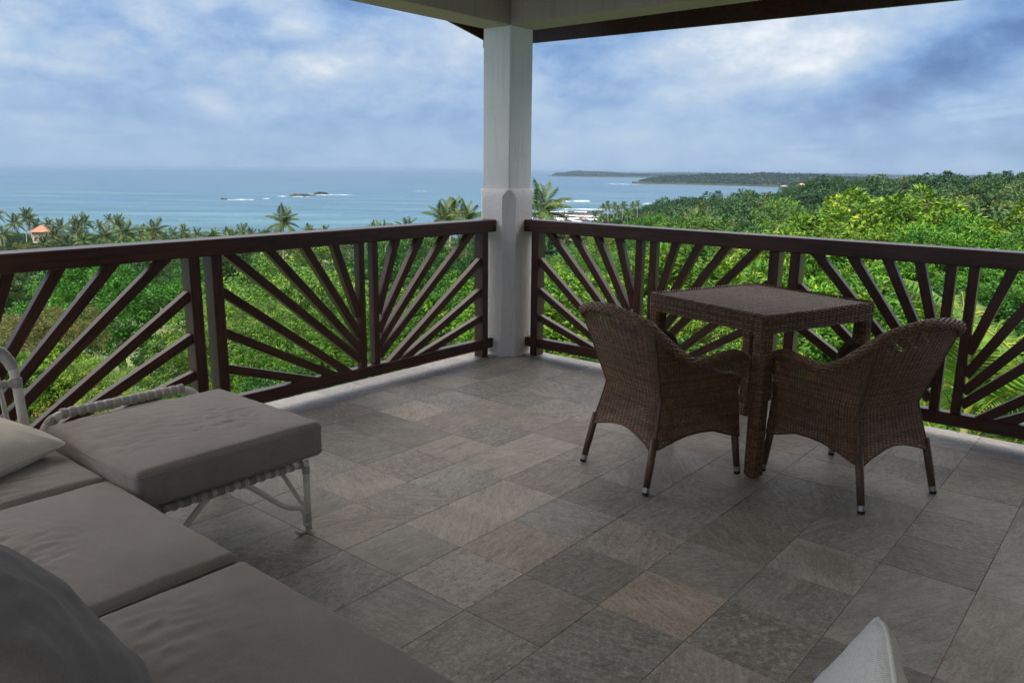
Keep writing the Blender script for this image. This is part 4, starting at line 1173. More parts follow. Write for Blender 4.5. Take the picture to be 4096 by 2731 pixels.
def leaf_quads(P, D, Nn, l, w, fold=.25, droop=.15):
    """leaf at P pointing along D with upper face Nn: base, two sides, tip"""
    S = np.cross(D, Nn); S /= np.linalg.norm(S, axis=1, keepdims=True)+1e-9
    l = l[:, None]; w = w[:, None]
    mid = P+D*l*.45
    a = mid+S*w*.5+Nn*w*fold; b = mid-S*w*.5+Nn*w*fold; tip = P+D*l-Nn*l*droop
    V = np.stack([P, a, tip, b], 1).reshape(-1, 3)
    n = len(P); Q = np.arange(n*4).reshape(n, 4)
    return V, Q
def unit(v): return v/(np.linalg.norm(v, axis=-1, keepdims=True)+1e-9)
def crown_mesh(name, m, seed, R=4.5, flat=.62, lobes=24, tips=1100, per=24, leaf=(.15, .065), cluster=.24, droop=.2, lobe_r=(.12, .20), open_=.08, subs=5, form=.9):
    r = np.random.default_rng(seed)
    d = unit(r.normal(size=(lobes, 3))); d[:, 2] = np.abs(d[:, 2])*1.0-.25; d = unit(d)
    rad = R*(.40+.30*r.random(lobes))
    C0 = d*rad[:, None]*np.array([1, 1, flat]); LR0 = R*r.uniform(.24, .36, lobes)
    # every limb ends in several rounded sprays
    sd = unit(r.normal(size=(lobes, subs, 3))+np.array([0, 0, .35])+d[:, None]*.6)
    C = (C0[:, None]+sd*1.12*LR0[:, None, None]*np.array([1, 1, .8])).reshape(-1, 3); LR = R*r.uniform(*lobe_r, lobes*subs)
    lobes = len(C)
    # twig ends on the lobes
    li = r.choice(lobes, tips*2, p=LR**2/np.sum(LR**2)); dd = unit(r.normal(size=(tips*2, 3))+np.array([0, 0, .6]))
    T = C[li]+dd*(LR[li]*r.uniform(.82, 1.06, tips*2))[:, None]*np.array([1, 1, .85])
    inside = np.zeros(len(T), bool)
    for k in range(lobes):
        q = (T-C[k])/(LR[k]*np.array([1, 1, .85])); inside |= (np.einsum('ij,ij->i', q, q) < .62) & (li != k)
    keep = ~inside | (r.random(len(T)) < open_)
    T = T[keep][:tips]; dd = dd[keep][:tips]; n = len(T)
    base = np.repeat(T, per, 0); out = np.repeat(dd, per, 0)
    rnd = unit(r.normal(size=(n*per, 3)))
    P = base+rnd*(cluster*r.random(n*per)**.5)[:, None]*np.array([1, 1, .7])
    D = unit(rnd*np.array([1, 1, .45])+out*.7+np.array([0, 0, -.12]))
    up = unit(np.array([0, 0, .6])+out*form+r.normal(0, .28, (n*per, 3)))
    up = unit(up-D*np.sum(up*D, 1)[:, None])
    l = leaf[0]*r.uniform(.65, 1.25, n*per); w = leaf[1]*r.uniform(.75, 1.2, n*per)
    V, Q = leaf_quads(P, D, up, l, w, .22, droop)
    tw = np.repeat(np.clip(r.normal(.42, .17, n), 0, 1), per); tip = np.repeat((r.random(n) < .14)*.25, per)
    tone = np.clip(tw+tip+r.normal(0, .12, n*per), 0, 1)
    tone = np.where(r.random(n*per) < .012, 1.0, tone)
    return mesh_np(name, V, Q, None, m, False, tone), C0, LR0
def trunk_mesh(name, C, LR, seed, H=5.0, r0=.22, m=None, limbs=9):
    """stem of height H below the crown centre (z = 0), and the limbs that carry the lobes"""
    r = np.random.default_rng(seed); g = Geo(); gl = Geo()
    bend = r.normal(0, .25, 2)
    tr = smooth_path([(0, 0, -H), (bend[0]*.4, bend[1]*.4, -H*.6), (bend[0], bend[1], -H*.25), (0, 0, .1)], 5)
    V, Q, _ = tube(tr, np.linspace(r0, r0*.5, len(tr)), 8, False, False); g.add(V, Q)
    for k in r.choice(len(C), min(limbs, len(C)), replace=False):
        p0 = np.array([0, 0, -r.uniform(.0, 1.2)]); e = C[k]
        mid = (p0+e)/2+np.array([0, 0, -.25])+r.normal(0, .15, 3)
        pth = smooth_path([p0, mid, e, e+(e-mid)*.2], 4)
        V, Q, _ = tube(pth, np.linspace(r0*.42, r0*.08, len(pth)), 6, False, False); gl.add(V, Q)
        for b in range(3):
            q = pth[int(len(pth)*r.uniform(.4, .9))]; dv = unit(r.normal(size=3)+np.array([0, 0, .2]))*LR[k]*.7
            V, Q, _ = tube(smooth_path([q, q+dv*.5+r.normal(0, .08, 3), q+dv], 3), np.linspace(r0*.14, r0*.04, 7), 5, False, False); gl.add(V, Q)
    return g.mesh(name, m or BARK, True), gl.mesh('limbs', m or BARK, True)
KINDS = {}
def kind(key, m, n, **kw):
    KINDS[key] = []
    for i in range(n):
        me, C, LR = crown_mesh('crown', m, 100+hash_(key)+i, **kw)
        vz = np.empty(len(me.vertices)*3, np.float32); me.vertices.foreach_get('co', vz)
        KINDS[key].append((me, *trunk_mesh('trunk', C, LR, 50+i+hash_(key)), float(np.percentile(vz[2::3], 99.3))))
def hash_(s): return sum(ord(c)*(i+3) for i, c in enumerate(s)) % 97
kind('bright', L_BRIGHT, 1, lobes=15, tips=1300, per=24, leaf=(.17, .070), cluster=.27, droop=.25, lobe_r=(.13, .21))
kind('almond', L_YELLOW, 3, lobes=15, tips=1150, per=22, leaf=(.22, .095), cluster=.27, droop=.25, lobe_r=(.11, .18))
kind('fine', L_YELLOW, 2, lobes=17, tips=1400, per=24, leaf=(.15, .058), cluster=.26, droop=.35, lobe_r=(.12, .19))
kind('dark', L_DARK, 1, lobes=15, tips=1200, per=20, leaf=(.20, .09), cluster=.30, droop=.2, lobe_r=(.13, .21))
kind('olive', L_OLIVE, 1, lobes=17, tips=1000, per=20, leaf=(.17, .07), cluster=.3, droop=.25)
kind('forest', L_FOREST, 5, lobes=8, tips=320, per=10, leaf=(.46, .24), cluster=.5, droop=.15, lobe_r=(.16, .27), open_=.05, subs=4, form=1.4)
kind('grove', L_GROVE, 3, lobes=9, tips=320, per=10, leaf=(.44, .24), cluster=.5, droop=.15, lobe_r=(.16, .27), open_=.05, subs=4, form=1.4)
kind('tan', L_OLIVE, 1, lobes=8, tips=280, per=10, leaf=(.42, .2), cluster=.5, droop=.15, lobe_r=(.16, .27), open_=.05, subs=4, form=1.4)
def tree(name, key, px, w, top, r, label, group=None, var=None, trunk=True, top_is_z=False):
    """tree in the direction of column px, w metres ahead, crown top at picture row 'top', crown radius r"""
    zt = top if top_is_z else at(px, top, w)[2]
    x, y = world_xy(px, w); gz = float(ground(px, w))-.15
    v = KINDS[key]; me, tm, lm, top_z = v[(var if var is not None else random.randrange(len(v)))]
    s = r/4.5; cz = zt-top_z*s
    if cz-gz < 1.2: cz = gz+1.2
    e = empty(name, (x, y, gz), random.uniform(0, 6.28), label, 'tree' if name.endswith('tree') else 'shrub', group)
    c = obj('crown', me, e, (0, 0, cz-gz)); c.scale = (s*random.uniform(.95, 1.08), s*random.uniform(.95, 1.08), s)
    if trunk:
        t = obj('trunk', tm, e, (0, 0, cz-gz)); t.scale = (s, s, (cz-gz)/5.0)
        if key not in ('forest', 'tan'): obj('limbs', lm, e, (0, 0, cz-gz)).scale = (s, s, s)
    return e
near = [
 ('broadleaf_tree', 'bright', 430, 30, 1000, 4.1, 'bright green tree with forked trunk behind the left railing, first spoke fan from the left'),
 ('broadleaf_tree', 'dark', -250, 45, 1000, 4.4, 'dark green tree at the left edge behind the railing'),
 ('leafy_shrub', 'olive', 170, 20, 1235, 1.6, 'yellowish shrub low behind the left railing, left of the forked trunk'),
 ('leafy_shrub', 'fine', 330, 17, 1420, 1.5, 'pale leafed shrub at the foot of the bright green tree'),
 ('leafy_shrub', 'almond', 30, 17, 1380, 1.4, 'shrub beside the small clay roof behind the looped sofa back'),
 ('leafy_shrub', 'dark', 720, 22, 1360, 1.7, 'dark shrub behind the chaise, right of the forked trunk'),
 ('leafy_shrub', 'almond', 560, 16, 1560, 1.3, 'low green shrub just above the chaise back rail'),
 ('broadleaf_tree', 'fine', 1140, 26, 978, 4.0, 'yellow green fine leafed tree filling the second spoke fan of the left railing'),
 ('leafy_shrub', 'fine', 960, 19, 1220, 2.4, 'yellow green bush low in the second fan of the left railing, on its left'),
 ('leafy_shrub', 'bright', 1330, 18, 1240, 2.2, 'bright green bush low in the second fan of the left railing, beside the balusters'),
 ('broadleaf_tree', 'dark', 860, 52, 985, 3.8, 'dark tree seen in the gap between the two posts of the left railing'),
 ('broadleaf_tree', 'dark', 1600, 48, 968, 3.9, 'dark green tree behind the third fan of the left railing, beside the balusters'),
 ('broadleaf_tree', 'dark', 1880, 56, 985, 4.0, 'dark green tree behind the third fan of the left railing, next to the pillar'),
 ('leafy_shrub', 'almond', 1800, 21, 1130, 2.3, 'yellow green broad leafed bush below the spokes left of the pillar'),
 ('leafy_shrub', 'bright', 1560, 23, 1260, 2.4, 'green bush at the hub of the third fan of the left railing'),
 ('broadleaf_tree', 'fine', 2350, 42, 985, 3.2, 'yellow green tree just right of the pillar below the handrail'),
 ('broadleaf_tree', 'dark', 2640, 50, 925, 3.3, 'dark green tree behind the first balusters of the right railing'),
 ('leafy_shrub', 'almond', 2290, 17, 1110, 2.3, 'glossy bush low in the first fan right of the pillar'),
 ('leafy_shrub', 'almond', 2480, 15, 1230, 1.9, 'glossy bush behind the back of the left armchair'),
 ('broadleaf_tree', 'almond', 2760, 18, 1000, 3.3, 'yellow green tree behind the left corner of the wicker table'),
 ('broadleaf_tree', 'bright', 2610, 85, 868, 4.6, 'light green round tree above the handrail left of the yellow palm'),
 ('broadleaf_tree', 'fine', 2960, 46, 806, 6.2, 'large yellow green tree above the handrail, right of the yellow palm'),
 ('broadleaf_tree', 'olive', 3170, 37, 900, 3.3, 'olive brown tree above the handrail behind the table'),
 ('broadleaf_tree', 'almond', 3600, 28, 790, 4.8, 'tall yellow green tree rising above the right handrail before the hill'),
 ('broadleaf_tree', 'almond', 4080, 23, 785, 4.4, 'yellow green tree at the right edge above the handrail'),
 ('broadleaf_tree', 'almond', 3370, 23, 925, 2.9, 'small yellow green tree behind the handrail over the right armchair'),
 ('broadleaf_tree', 'almond', 3120, 19, 1000, 3.0, 'yellow green tree directly behind the wicker table top'),
 ('broadleaf_tree', 'almond', 3620, 18.5, 950, 3.2, 'yellow green tree behind the balusters over the right armchair'),
 ('broadleaf_tree', 'bright', 3985, 17, 905, 2.6, 'bright broad leafed tree at the right edge just above the handrail'),
 ('leafy_shrub', 'fine', 2960, 15, 1160, 2.2, 'leafy bush seen under the wicker table'),
 ('leafy_shrub', 'almond', 3400, 14.5, 1140, 2.4, 'leafy bush behind the right armchair and the table leg'),
 ('leafy_shrub', 'dark', 3760, 15, 1150, 2.1, 'dark green bush behind the top of the right armchair'),
 ('broadleaf_tree', 'almond', 4750, 24, 790, 4.4, 'yellow green tree beyond the right edge'),
 ('leafy_shrub', 'bright', 4150, 15, 1100, 2.2, 'bright bush behind the palm fronds at the right edge'),
 ('leafy_shrub', 'almond', 2080, 19, 1180, 2.2, 'bush hidden behind the pillar base'),
 ('leafy_shrub', 'dark', 2700, 13.5, 1330, 1.7, 'dark low bush behind the arm of the left armchair'),
 ('leafy_shrub', 'dark', 1150, 15, 1500, 1.6, 'dark low bush under the hub of the second fan of the left railing'),
 ('broadleaf_tree', 'fine', 3330, 62, 838, 4.6, 'pale yellow green tree behind the olive brown one'),
 ('broadleaf_tree', 'fine', 2450, 62, 905, 3.4, 'small yellow tree beside the shore view right of the pillar'),
]
near += [('broadleaf_tree', 'dark', 3195, 330, 724, 9.5, 'large dome shaped dark tree on the skyline left of the hill palms'), ('broadleaf_tree', 'dark', 3330, 320, 712, 10, 'broad dark tree on the skyline right of the dome shaped one'),
         ('broadleaf_tree', 'dark', 3410, 318, 716, 8, 'dark skyline tree before the first hill palm')]
for nm, key, px, w, top, r, lab in near: tree(nm, key, px, w, top, r, lab)

# ---------------- palms
def frond_mesh(name, m, seed, L=3.4, pairs=30, ll=.85, lw=.085, droop=.9, lift=.5, hang=.35):
    """frond starting at the origin along +x: a bent rachis with hanging leaflets"""
    r = np.random.default_rng(seed); t = np.linspace(0, 1, 12)
    x = L*(t-.10*t**3); z = L*(lift*t-droop*t**2.2*.75); y = .05*L*np.sin(t*2+r.uniform(-1, 1))*t
    R = np.stack([x, y, z], -1); V, Q, _ = tube(R, np.linspace(.032, .006, 12)*L/3.4, 4, False, False)
    g = Geo(); g.add(V, Q); tone = [np.full(len(Q), .85)]
    k = np.repeat(np.linspace(.10, .99, pairs), 2); s = np.tile([1, -1], pairs)
    P = np.stack([np.interp(k, t, R[:, i]) for i in range(3)], -1)
    T = np.gradient(R, axis=0); Tn = unit(np.stack([np.interp(k, t, T[:, i]) for i in range(3)], -1))
    side = unit(np.cross(np.array([0, 0, 1.0]), Tn))*s[:, None]
    D = unit(side*.9+Tn*.65+np.array([0, 0, -1])*hang*(1+.6*r.random((len(k), 1))))
    l = ll*np.sin(np.clip(k*1.02+.10, 0, 1)*pi)**.6*r.uniform(.85, 1.1, len(k))+.06
    up = unit(np.cross(D, Tn)*s[:, None]*-1); up = np.where(up[:, 2:3] < 0, -up, up)
    V, Q = leaf_quads(P, D, up, l, np.full(len(k), lw), .1, .22)
    g.add(V, Q); tone.append(np.clip(r.normal(.42, .16, len(Q)), 0, 1))
    me = g.mesh(name, m, False); a = me.attributes.new('tone', 'FLOAT', 'FACE'); a.data.foreach_set('value', np.concatenate(tone).astype(np.float32))
    return me
FRONDS = [frond_mesh('frond', L_PALM, 70+i, droop=d, lift=l, hang=h) for i, (d, l, h) in enumerate(((.55, .62, .25), (.85, .5, .35), (1.1, .35, .5), (1.25, .1, .6)))]
def frond_places(n, seed, wind=.35):
    r = np.random.default_rng(seed); out = []
    for k in range(n):
        a = k*2.399+r.uniform(-.2, .2); lvl = k/n
        pitch = 1.05-1.5*lvl+r.uniform(-.12, .12)
        out.append((a, pitch, 0 if lvl < .25 else 1 if lvl < .55 else 2 if lvl < .85 else 3, r.uniform(.85, 1.1)))
    return out
WIND = np.array([*RH, 0])*.9+np.array([0, 0, .1])
def frond_matrix(a, pitch, s, wind=.25):
    d = np.array([cos(a)*cos(pitch), sin(a)*cos(pitch), sin(pitch)])+WIND*wind; d /= np.linalg.norm(d)
    side = np.cross([0, 0, 1.0], d); side /= np.linalg.norm(side)+1e-9; up = np.cross(d, side)
    return np.stack([d, side, up], 1)*s
def mesh_arrays(me):
    V = np.empty(len(me.vertices)*3, np.float32); me.vertices.foreach_get('co', V)
    I = np.empty(len(me.loops), np.int32); me.loops.foreach_get('vertex_index', I)
    t = np.empty(len(me.polygons), np.float32); me.attributes['tone'].data.foreach_get('value', t)
    return V.reshape(-1, 3), I.reshape(-1, 4), t
FA = [mesh_arrays(f) for f in FRONDS]
def palm_crown(seed, n=19, thin=1):
    V = []; Q = []; T = []; o = 0
    for a, p, v, s in frond_places(n, seed):
        fv, fq, ft = FA[v]; M = frond_matrix(a, p, s)
        V.append(fv @ M.T); Q.append(fq+o); T.append(ft); o += len(fv)
    return mesh_np('crown', np.concatenate(V), np.concatenate(Q), None, L_PALM, False, np.concatenate(T))
PCROWN = [palm_crown(200+i) for i in range(5)]
def palm_trunk(H, seed, m=PALMBARK):
    r = np.random.default_rng(seed); b = r.normal(0, .06*H, 2)
    P = smooth_path([(b[0], b[1], 0), (b[0]*.55, b[1]*.55, H*.35), (b[0]*.15, b[1]*.15, H*.75), (0, 0, H)], 6)
    V, Q, _ = tube(P, np.interp(np.linspace(0, 1, len(P)), [0, .06, 1], [.24, .16, .10]), 8, False, False)
    return mesh_np('trunk', V, Q, None, m, True)
PTRUNK = [palm_trunk(10.0, i) for i in range(4)]
NUTS = lathe([(0.0, -.13), (.07, -.10), (.10, 0), (.07, .10), (0.0, .13)], 8)
NUT = mesh_np('coconut', NUTS[0], NUTS[1], None, m_plain('green coconut', (.16, .17, .03), .5), True)
def palm(px, w, top, label, group=None, s=1.0, parts=False, seed=0):
    zt = at(px, top, w)[2]; x, y = world_xy(px, w); gz = float(ground(px, w))-.2
    H = max(zt-2.3*s-gz, 2.5)
    e = empty('coconut_palm', (x, y, gz), 0, label, 'palm tree', group)
    t = obj('trunk', PTRUNK[seed % 4], e); t.scale = (s, s, H/10.0); t.rotation_euler = (0, 0, seed*1.3)
    if not parts:
        c = obj('crown', PCROWN[seed % 5], e, (0, 0, H)); c.scale = (s, s, s*random.uniform(.85, 1.15)); c.rotation_euler = (random.uniform(-.18, .18), random.uniform(-.18, .18), random.uniform(-.8, .8)); e.rotation_euler = (random.uniform(-.05, .05), random.uniform(-.05, .05), 0)
    else:
        for a, p, v, k in frond_places(20, 300+seed):
            f = obj('frond', FRONDS[v], e); M = frond_matrix(a, p, s*k)
            f.matrix_local = Matrix(((*M[0], 0), (*M[1], 0), (*M[2], H), (0, 0, 0, 1)))
        for k in range(7): obj('coconut', NUT, e, (.2*cos(k*.9)*s, .2*sin(k*.9)*s, H-.18-.1*(k % 3)))
    return e
palm(1135, 120, 832, 'lone coconut palm standing before the sea, above the left handrail', s=1.05, parts=True, seed=1)
palm(1773, 92, 812, 'coconut palm left of the pillar, leftmost of the tight clump', s=.95, parts=True, seed=2)
palm(1805, 104, 800, 'tallest coconut palm of the clump left of the pillar', s=1.0, parts=True, seed=3)
palm(1862, 96, 815, 'coconut palm of the clump nearest the pillar', s=.95, parts=True, seed=4)
palm(2158, 66, 745, 'coconut palm half hidden behind the right side of the pillar', s=1.0, parts=True, seed=5)
palm(2789, 92, 842, 'yellowish coconut palm above the right handrail left of the big yellow green tree', s=.9, parts=True, seed=6)
palm(505, 165, 888, 'broad coconut palm with yellow frond ribs in the shore grove', s=1.15, parts=True, seed=7)
palm(624, 172, 880, 'wide coconut palm right of the one with yellow ribs', s=1.15, parts=True, seed=8)
palm(1632, 118, 868, 'coconut palm just above the handrail left of the clump by the pillar', s=.8, seed=9)
palm(1640, 82, 925, 'coconut palm behind the spokes left of the pillar', s=.9, parts=True, seed=12)
palm(1740, 88, 935, 'coconut palm with hanging fronds behind the spokes beside the pillar', s=.9, parts=True, seed=13)
for i, (px, w, top) in enumerate(((1228, 190, 898), (1304, 210, 903), (1496, 130, 892), (1540, 140, 888))):
    palm(px, w, top, 'small coconut palm top peeping over the left handrail before the sea', 'palm tops over the left handrail', .8, seed=20+i)
SHORE = ['third', 'fifth', 'sixth', 'seventh', 'eighth', 'tenth', 'eleventh', 'first', 'second', 'ninth', 'twelfth', 'last']
grove = [(7, 200, 831), (65, 245, 857), (108, 215, 839), (128, 225, 845), (152, 235, 877), (206, 250, 870), (248, 255, 875), (304, 250, 866), (346, 250, 860),
         (311, 215, 885), (398, 250, 878), (444, 260, 858), (486, 255, 857), (470, 235, 872), (566, 240, 898), (600, 225, 905), (692, 250, 912), (739, 240, 902), (790, 235, 910),
         (851, 250, 914), (903, 235, 906), (973, 245, 904), (-60, 210, 850), (-140, 230, 845), (-260, 220, 850), (20, 190, 905), (225, 205, 905), (420, 205, 905), (660, 215, 930), (930, 220, 920), (1010, 230, 918), (1060, 215, 925),
         (180, 178, 935), (330, 180, 930)]
sky_g = sorted(g for g in grove if g[0] > 0 and g[1] >= 198 and g[2] < 916)
ORDL = 'leftmost second third fourth fifth sixth seventh eighth ninth tenth eleventh twelfth thirteenth fourteenth fifteenth sixteenth seventeenth eighteenth nineteenth twentieth'.split()
for i, (px, w, top) in enumerate(grove):
    g_ = (px, w, top)
    k_ = sky_g.index(g_) if g_ in sky_g else -1
    if k_ < 0: lab_ = 'low coconut palm at the front of the shore grove, just above the left handrail'
    elif px < 174: lab_ = ORDL[k_]+' palm of the shore grove, left of the tower house roof'
    else: lab_ = ORDL[min(k_-sum(1 for g in sky_g if g[0] < 174)+(1 if False else 0), 19)].replace('leftmost', 'first')+' palm right of the tower house roof in the shore grove'
    palm(px, w, top, lab_, 'coconut palms in the shore grove', random.uniform(.8, 1.4), seed=40+i)
for i, (px, w, top) in enumerate(((2404, 330, 812), (2421, 335, 808), (2447, 320, 812), (2460, 300, 822), (2478, 325, 807), (2511, 330, 806), (2539, 345, 802), (2372, 300, 842), (2395, 290, 850), (2500, 285, 838), (2560, 290, 850), (2590, 300, 846))):
    palm(px, w, top, SHORE[i]+' from the left of the slender palms by the rocky shore', 'palms by the rocky shore', .85, seed=90+i)
crest = [(3480, 300, 716), (3545, 300, 709), (3570, 305, 708), (3620, 300, 697), (3640, 305, 703), (3666, 310, 708), (3701, 300, 702), (3740, 310, 712), (3790, 310, 710), (3857, 305, 709), (3890, 300, 712), (3913, 300, 708), (3940, 300, 704),
         (3969, 300, 700), (3990, 305, 698), (4013, 300, 695), (4040, 300, 700), (4072, 295, 696), (4110, 300, 698), (4180, 300, 698), (4260, 300, 700), (3760, 260, 745), (3330, 250, 775), (3380, 240, 800), (3290, 235, 790), (3440, 230, 830), (3500, 225, 815), (3860, 255, 740)]
crest = crest[::2]+crest[-7:]
ORD = 'first second third fourth fifth sixth seventh eighth ninth tenth eleventh twelfth thirteenth fourteenth fifteenth sixteenth seventeenth eighteenth nineteenth twentieth'.split()
vis_c = sorted(c[0] for c in crest[:-7] if c[0] < 4100)
for i, (px, w, top) in enumerate(crest):
    lab_ = (ORD[vis_c.index(px)]+' palm from the left on the skyline of the right hill') if px in vis_c and i < len(crest)-7 else 'coconut palm standing among the trees on the slope of the right hill'
    palm(px, w, top, lab_, 'palms on the wooded hill', random.uniform(.7, .85), seed=120+i)
# areca palms close behind the right railing
AFR = [frond_mesh('frond', L_ARECA, 170+i, 2.3, 34, .52, .040, d, l, h) for i, (d, l, h) in enumerate(((.7, .75, .15), (1.0, .6, .2), (1.25, .45, .3)))]
def areca(px, w, top, label, seed, n=11, s=1.0):
    zt = at(px, top, w)[2]; x, y = world_xy(px, w); gz = float(ground(px, w))-.2; r = random.Random(seed)
    e = empty('areca_palm', (x, y, gz), 0, label, 'palm tree', 'areca palms behind the right railing')
    H = zt-gz-1.6*s
    for k in range(3):
        b = (.25*cos(k*2.1+seed), .25*sin(k*2.1+seed)); h = H*r.uniform(.82, 1.0)
        V, Q, _ = tube(smooth_path([(b[0], b[1], 0), (b[0]*1.2, b[1]*1.2, h*.5), (b[0]*1.8, b[1]*1.8, h)], 5), np.linspace(.07, .045, 11), 8, False, False)
        obj('stem', mesh_np('stem', V, Q, None, m_ar, True), e)
        for j in range(n//3+1):
            M = frond_matrix(j*2.2+k*1.3+r.uniform(-.3, .3), r.uniform(.35, 1.15), s*r.uniform(.8, 1.1), .1)
            f = obj('frond', AFR[(j+k) % 3], e)
            f.matrix_local = Matrix(((*M[0], b[0]*1.8), (*M[1], b[1]*1.8), (*M[2], h), (0, 0, 0, 1)))
m_ar = m_plain('green ringed stem', (.16, .17, .06), .5, 0, .3, 8)
areca(3900, 9.5, 1180, 'feathery areca palm between the right armchair and the railing at the right edge', 1, 14)
areca(4120, 9.0, 1120, 'feathery areca palm at the right edge behind the lowest spokes', 2, 14)
areca(4020, 11.5, 1050, 'taller areca palm behind the balusters at the right edge', 3, 12)

# ---------------- forest of the hill and of the shore: the nearest trees one by one, the rest as one mass
frng = np.random.default_rng(31)
spots = []
def patchy(px, w, k=1.0):
    x, y = world_xy(px, w)
    return float(fbm(np.array([[x/45+3*k, y/45, 1.5*k]]), 3)[0])
def scatter(p0, p1, w0, w1, step):
    w = w0
    while w < w1:
        dp = step/w*F_PX
        for px in np.arange(p0, p1, dp):
            q = px+frng.uniform(-.45, .45)*dp; ww = w+frng.uniform(-.45, .45)*step
            spots.append((q, ww))
        w += step*.92
scatter(2260, 5200, 62, 120, 7.5)
scatter(2420, 5300, 120, 420, 6.8)
scatter(-700, 2260, 60, 300, 9.0)
ok = []
for px, w in spots:
    gz = float(ground(px, w))
    if gz < -26.2: continue
    if px < 2150 and w > 285: continue
    if 2440 < px < 2560 and 300 < w < 380: continue          # the open grassy slope above the shore
    ok.append((px, w, gz))
def seen(px, w, gz):
    return (150 < w if px < 2150 else w > 90) and -60 < px < 4160
order = sorted(ok, key=lambda s: (not seen(*s), s[1]))
KMAX = 250
solo, mass = order[:KMAX], [s for s in order[KMAX:]]
for i, (px, w, gz) in enumerate(solo):
    r = frng.uniform(3.8, 6.6) if px > 2150 else frng.uniform(2.2, 3.4)
    h = (frng.uniform(5.2, 9.6) if px > 2150 else frng.uniform(4.0, 6.2))
    k = 'tan' if frng.random() < .07 else 'grove' if patchy(px, w)+frng.normal(0, .25) > .05 else 'forest'
    if px > 2150:
        e_ = frng.random(); f_ = .72 if e_ < .35 else 1.0 if e_ < .85 else 1.35
        r *= f_; h *= (.8, 1.0, 1.2)[0 if e_ < .35 else 1 if e_ < .85 else 2]
    if px > 2150: lab, gr = ('tan flowering tree in the forest on the hill beyond the right railing' if k == 'tan' else 'pale olive green tree in the forest on the hill beyond the right railing' if k == 'grove' else 'dark green tree in the forest on the hill beyond the right railing'), 'dark forest trees on the hill'
    if px > 2150 and k == 'grove': gr = 'olive green trees on the hill'
    if px <= 2150: lab, gr = 'round green tree among the palms of the shore grove', 'trees among the shore palms'
    if k == 'tan' and px > 2150: gr = 'tan trees on the hill'
    tree('forest_tree', k, px, w, gz+h, r, lab, gr, top_is_z=True, var=int(frng.integers(0, len(KINDS[k]))))
low = []
for i in range(4):
    me, C, LR = crown_mesh('low', L_FOREST, 400+i, lobes=7, tips=140, per=6, leaf=(.75, .45), cluster=.6, droop=.1, lobe_r=(.18, .3), open_=.03, subs=4, form=1.4)
    low.append(mesh_arrays(me)); bpy.data.meshes.remove(me)
V = []; Q = []; T = []; o = 0
for px, w, gz in mass:
    lv, lq, lt = low[int(frng.integers(0, 4))]
    r = frng.uniform(4.0, 6.6) if px > 2150 else frng.uniform(2.2, 3.4); s = r/4.5; h = frng.uniform(5.0, 9.6) if px > 2150 else frng.uniform(4, 6)
    e_ = frng.random()
    if px > 2150: s *= .75 if e_ < .35 else 1.0 if e_ < .85 else 1.3; h *= .8 if e_ < .35 else 1.0 if e_ < .85 else 1.2
    x, y = world_xy(px, w); a = frng.uniform(0, 6.28); c_, s_ = cos(a), sin(a)
    Vv = lv*s; Vv = np.stack([Vv[:, 0]*c_-Vv[:, 1]*s_, Vv[:, 0]*s_+Vv[:, 1]*c_, Vv[:, 2]], -1)+np.array([x, y, gz+h-3.9*s])
    V.append(Vv); Q.append(lq+o); T.append(np.clip(lt+.35*patchy(px, w)+frng.normal(0, .16), 0, 1)); o += len(lv)
tag(obj('forest', mesh_np('forest', np.concatenate(V), np.concatenate(Q), None, L_FOREST, False, np.concatenate(T))), kind='stuff')
# tree tops of the far headlands as one mass each
for hi, (HV, HH) in enumerate(HL):
    n, m, _ = HV.shape
    cnt = (9000, 5000, 11000)[hi]
    i = frng.integers(0, n-1, cnt); j = frng.integers(3, m*3//4, cnt); f = frng.random((cnt, 1))
    P = HV[i, j]*(1-f)+HV[i+1, np.minimum(j+1, m-1)]*f; sc = (7.5, 6.0, 4.2)[hi]
    P = P[HH[i, j] > 4]
    k = len(P); per = 5
    B = np.repeat(P, per, 0)+frng.normal(0, sc*.35, (k*per, 3))*np.array([1, 1, .7])+np.array([0, 0, sc*.25])
    D = unit(frng.normal(size=(k*per, 3))*np.array([1, 1, .5])); up = unit(np.array([0, 0, 1.0])+frng.normal(0, .5, (k*per, 3))); up = unit(up-D*np.sum(up*D, 1)[:, None])
    V, Q = leaf_quads(B-D*sc*.3, D, up, np.full(k*per, sc*.75), np.full(k*per, sc*.5), .3, .1)
    tn = np.repeat(np.clip(frng.normal(.4, .2, k), 0, .95), per)
    tag(obj('far_woods', mesh_np('far_woods', V, Q, None, L_FAR, False, tn)), kind='stuff')

# ------------------------------------------------------------------ rocks, foam, houses, masts
def rock_mesh(seed, sx, sy, sz, n=22):
    g = np.linspace(0, 2*pi, n*2, endpoint=False); h = np.linspace(0, pi/2, n//2)
    A, B = np.meshgrid(g, h); V = np.stack([np.cos(A)*np.cos(B), np.sin(A)*np.cos(B), np.sin(B)], -1)
    k = 1+.55*fbm(V*1.7+seed*3.3, 4); V = V*k[..., None]*np.array([sx, sy, sz]); V[0, :, 2] -= 1.2
    m, c = A.shape; i = np.arange(m-1)[:, None]; j = np.arange(c)[None]
    Q = np.stack([i*c+j, i*c+(j+1) % c, (i+1)*c+(j+1) % c, (i+1)*c+j], -1).reshape(-1, 4)
    return mesh_np('rock', V.reshape(-1, 3), Q, None, ROCK, False)
def sea_point(px, py):
    d = C_F+(px-CX)/F_PX*C_R-(py-CY)/F_PX*C_U; t = (SEA_Z-EYE[2])/d[2]
    return EYE+t*d
YAWZ = math.atan2(RH[1], RH[0])
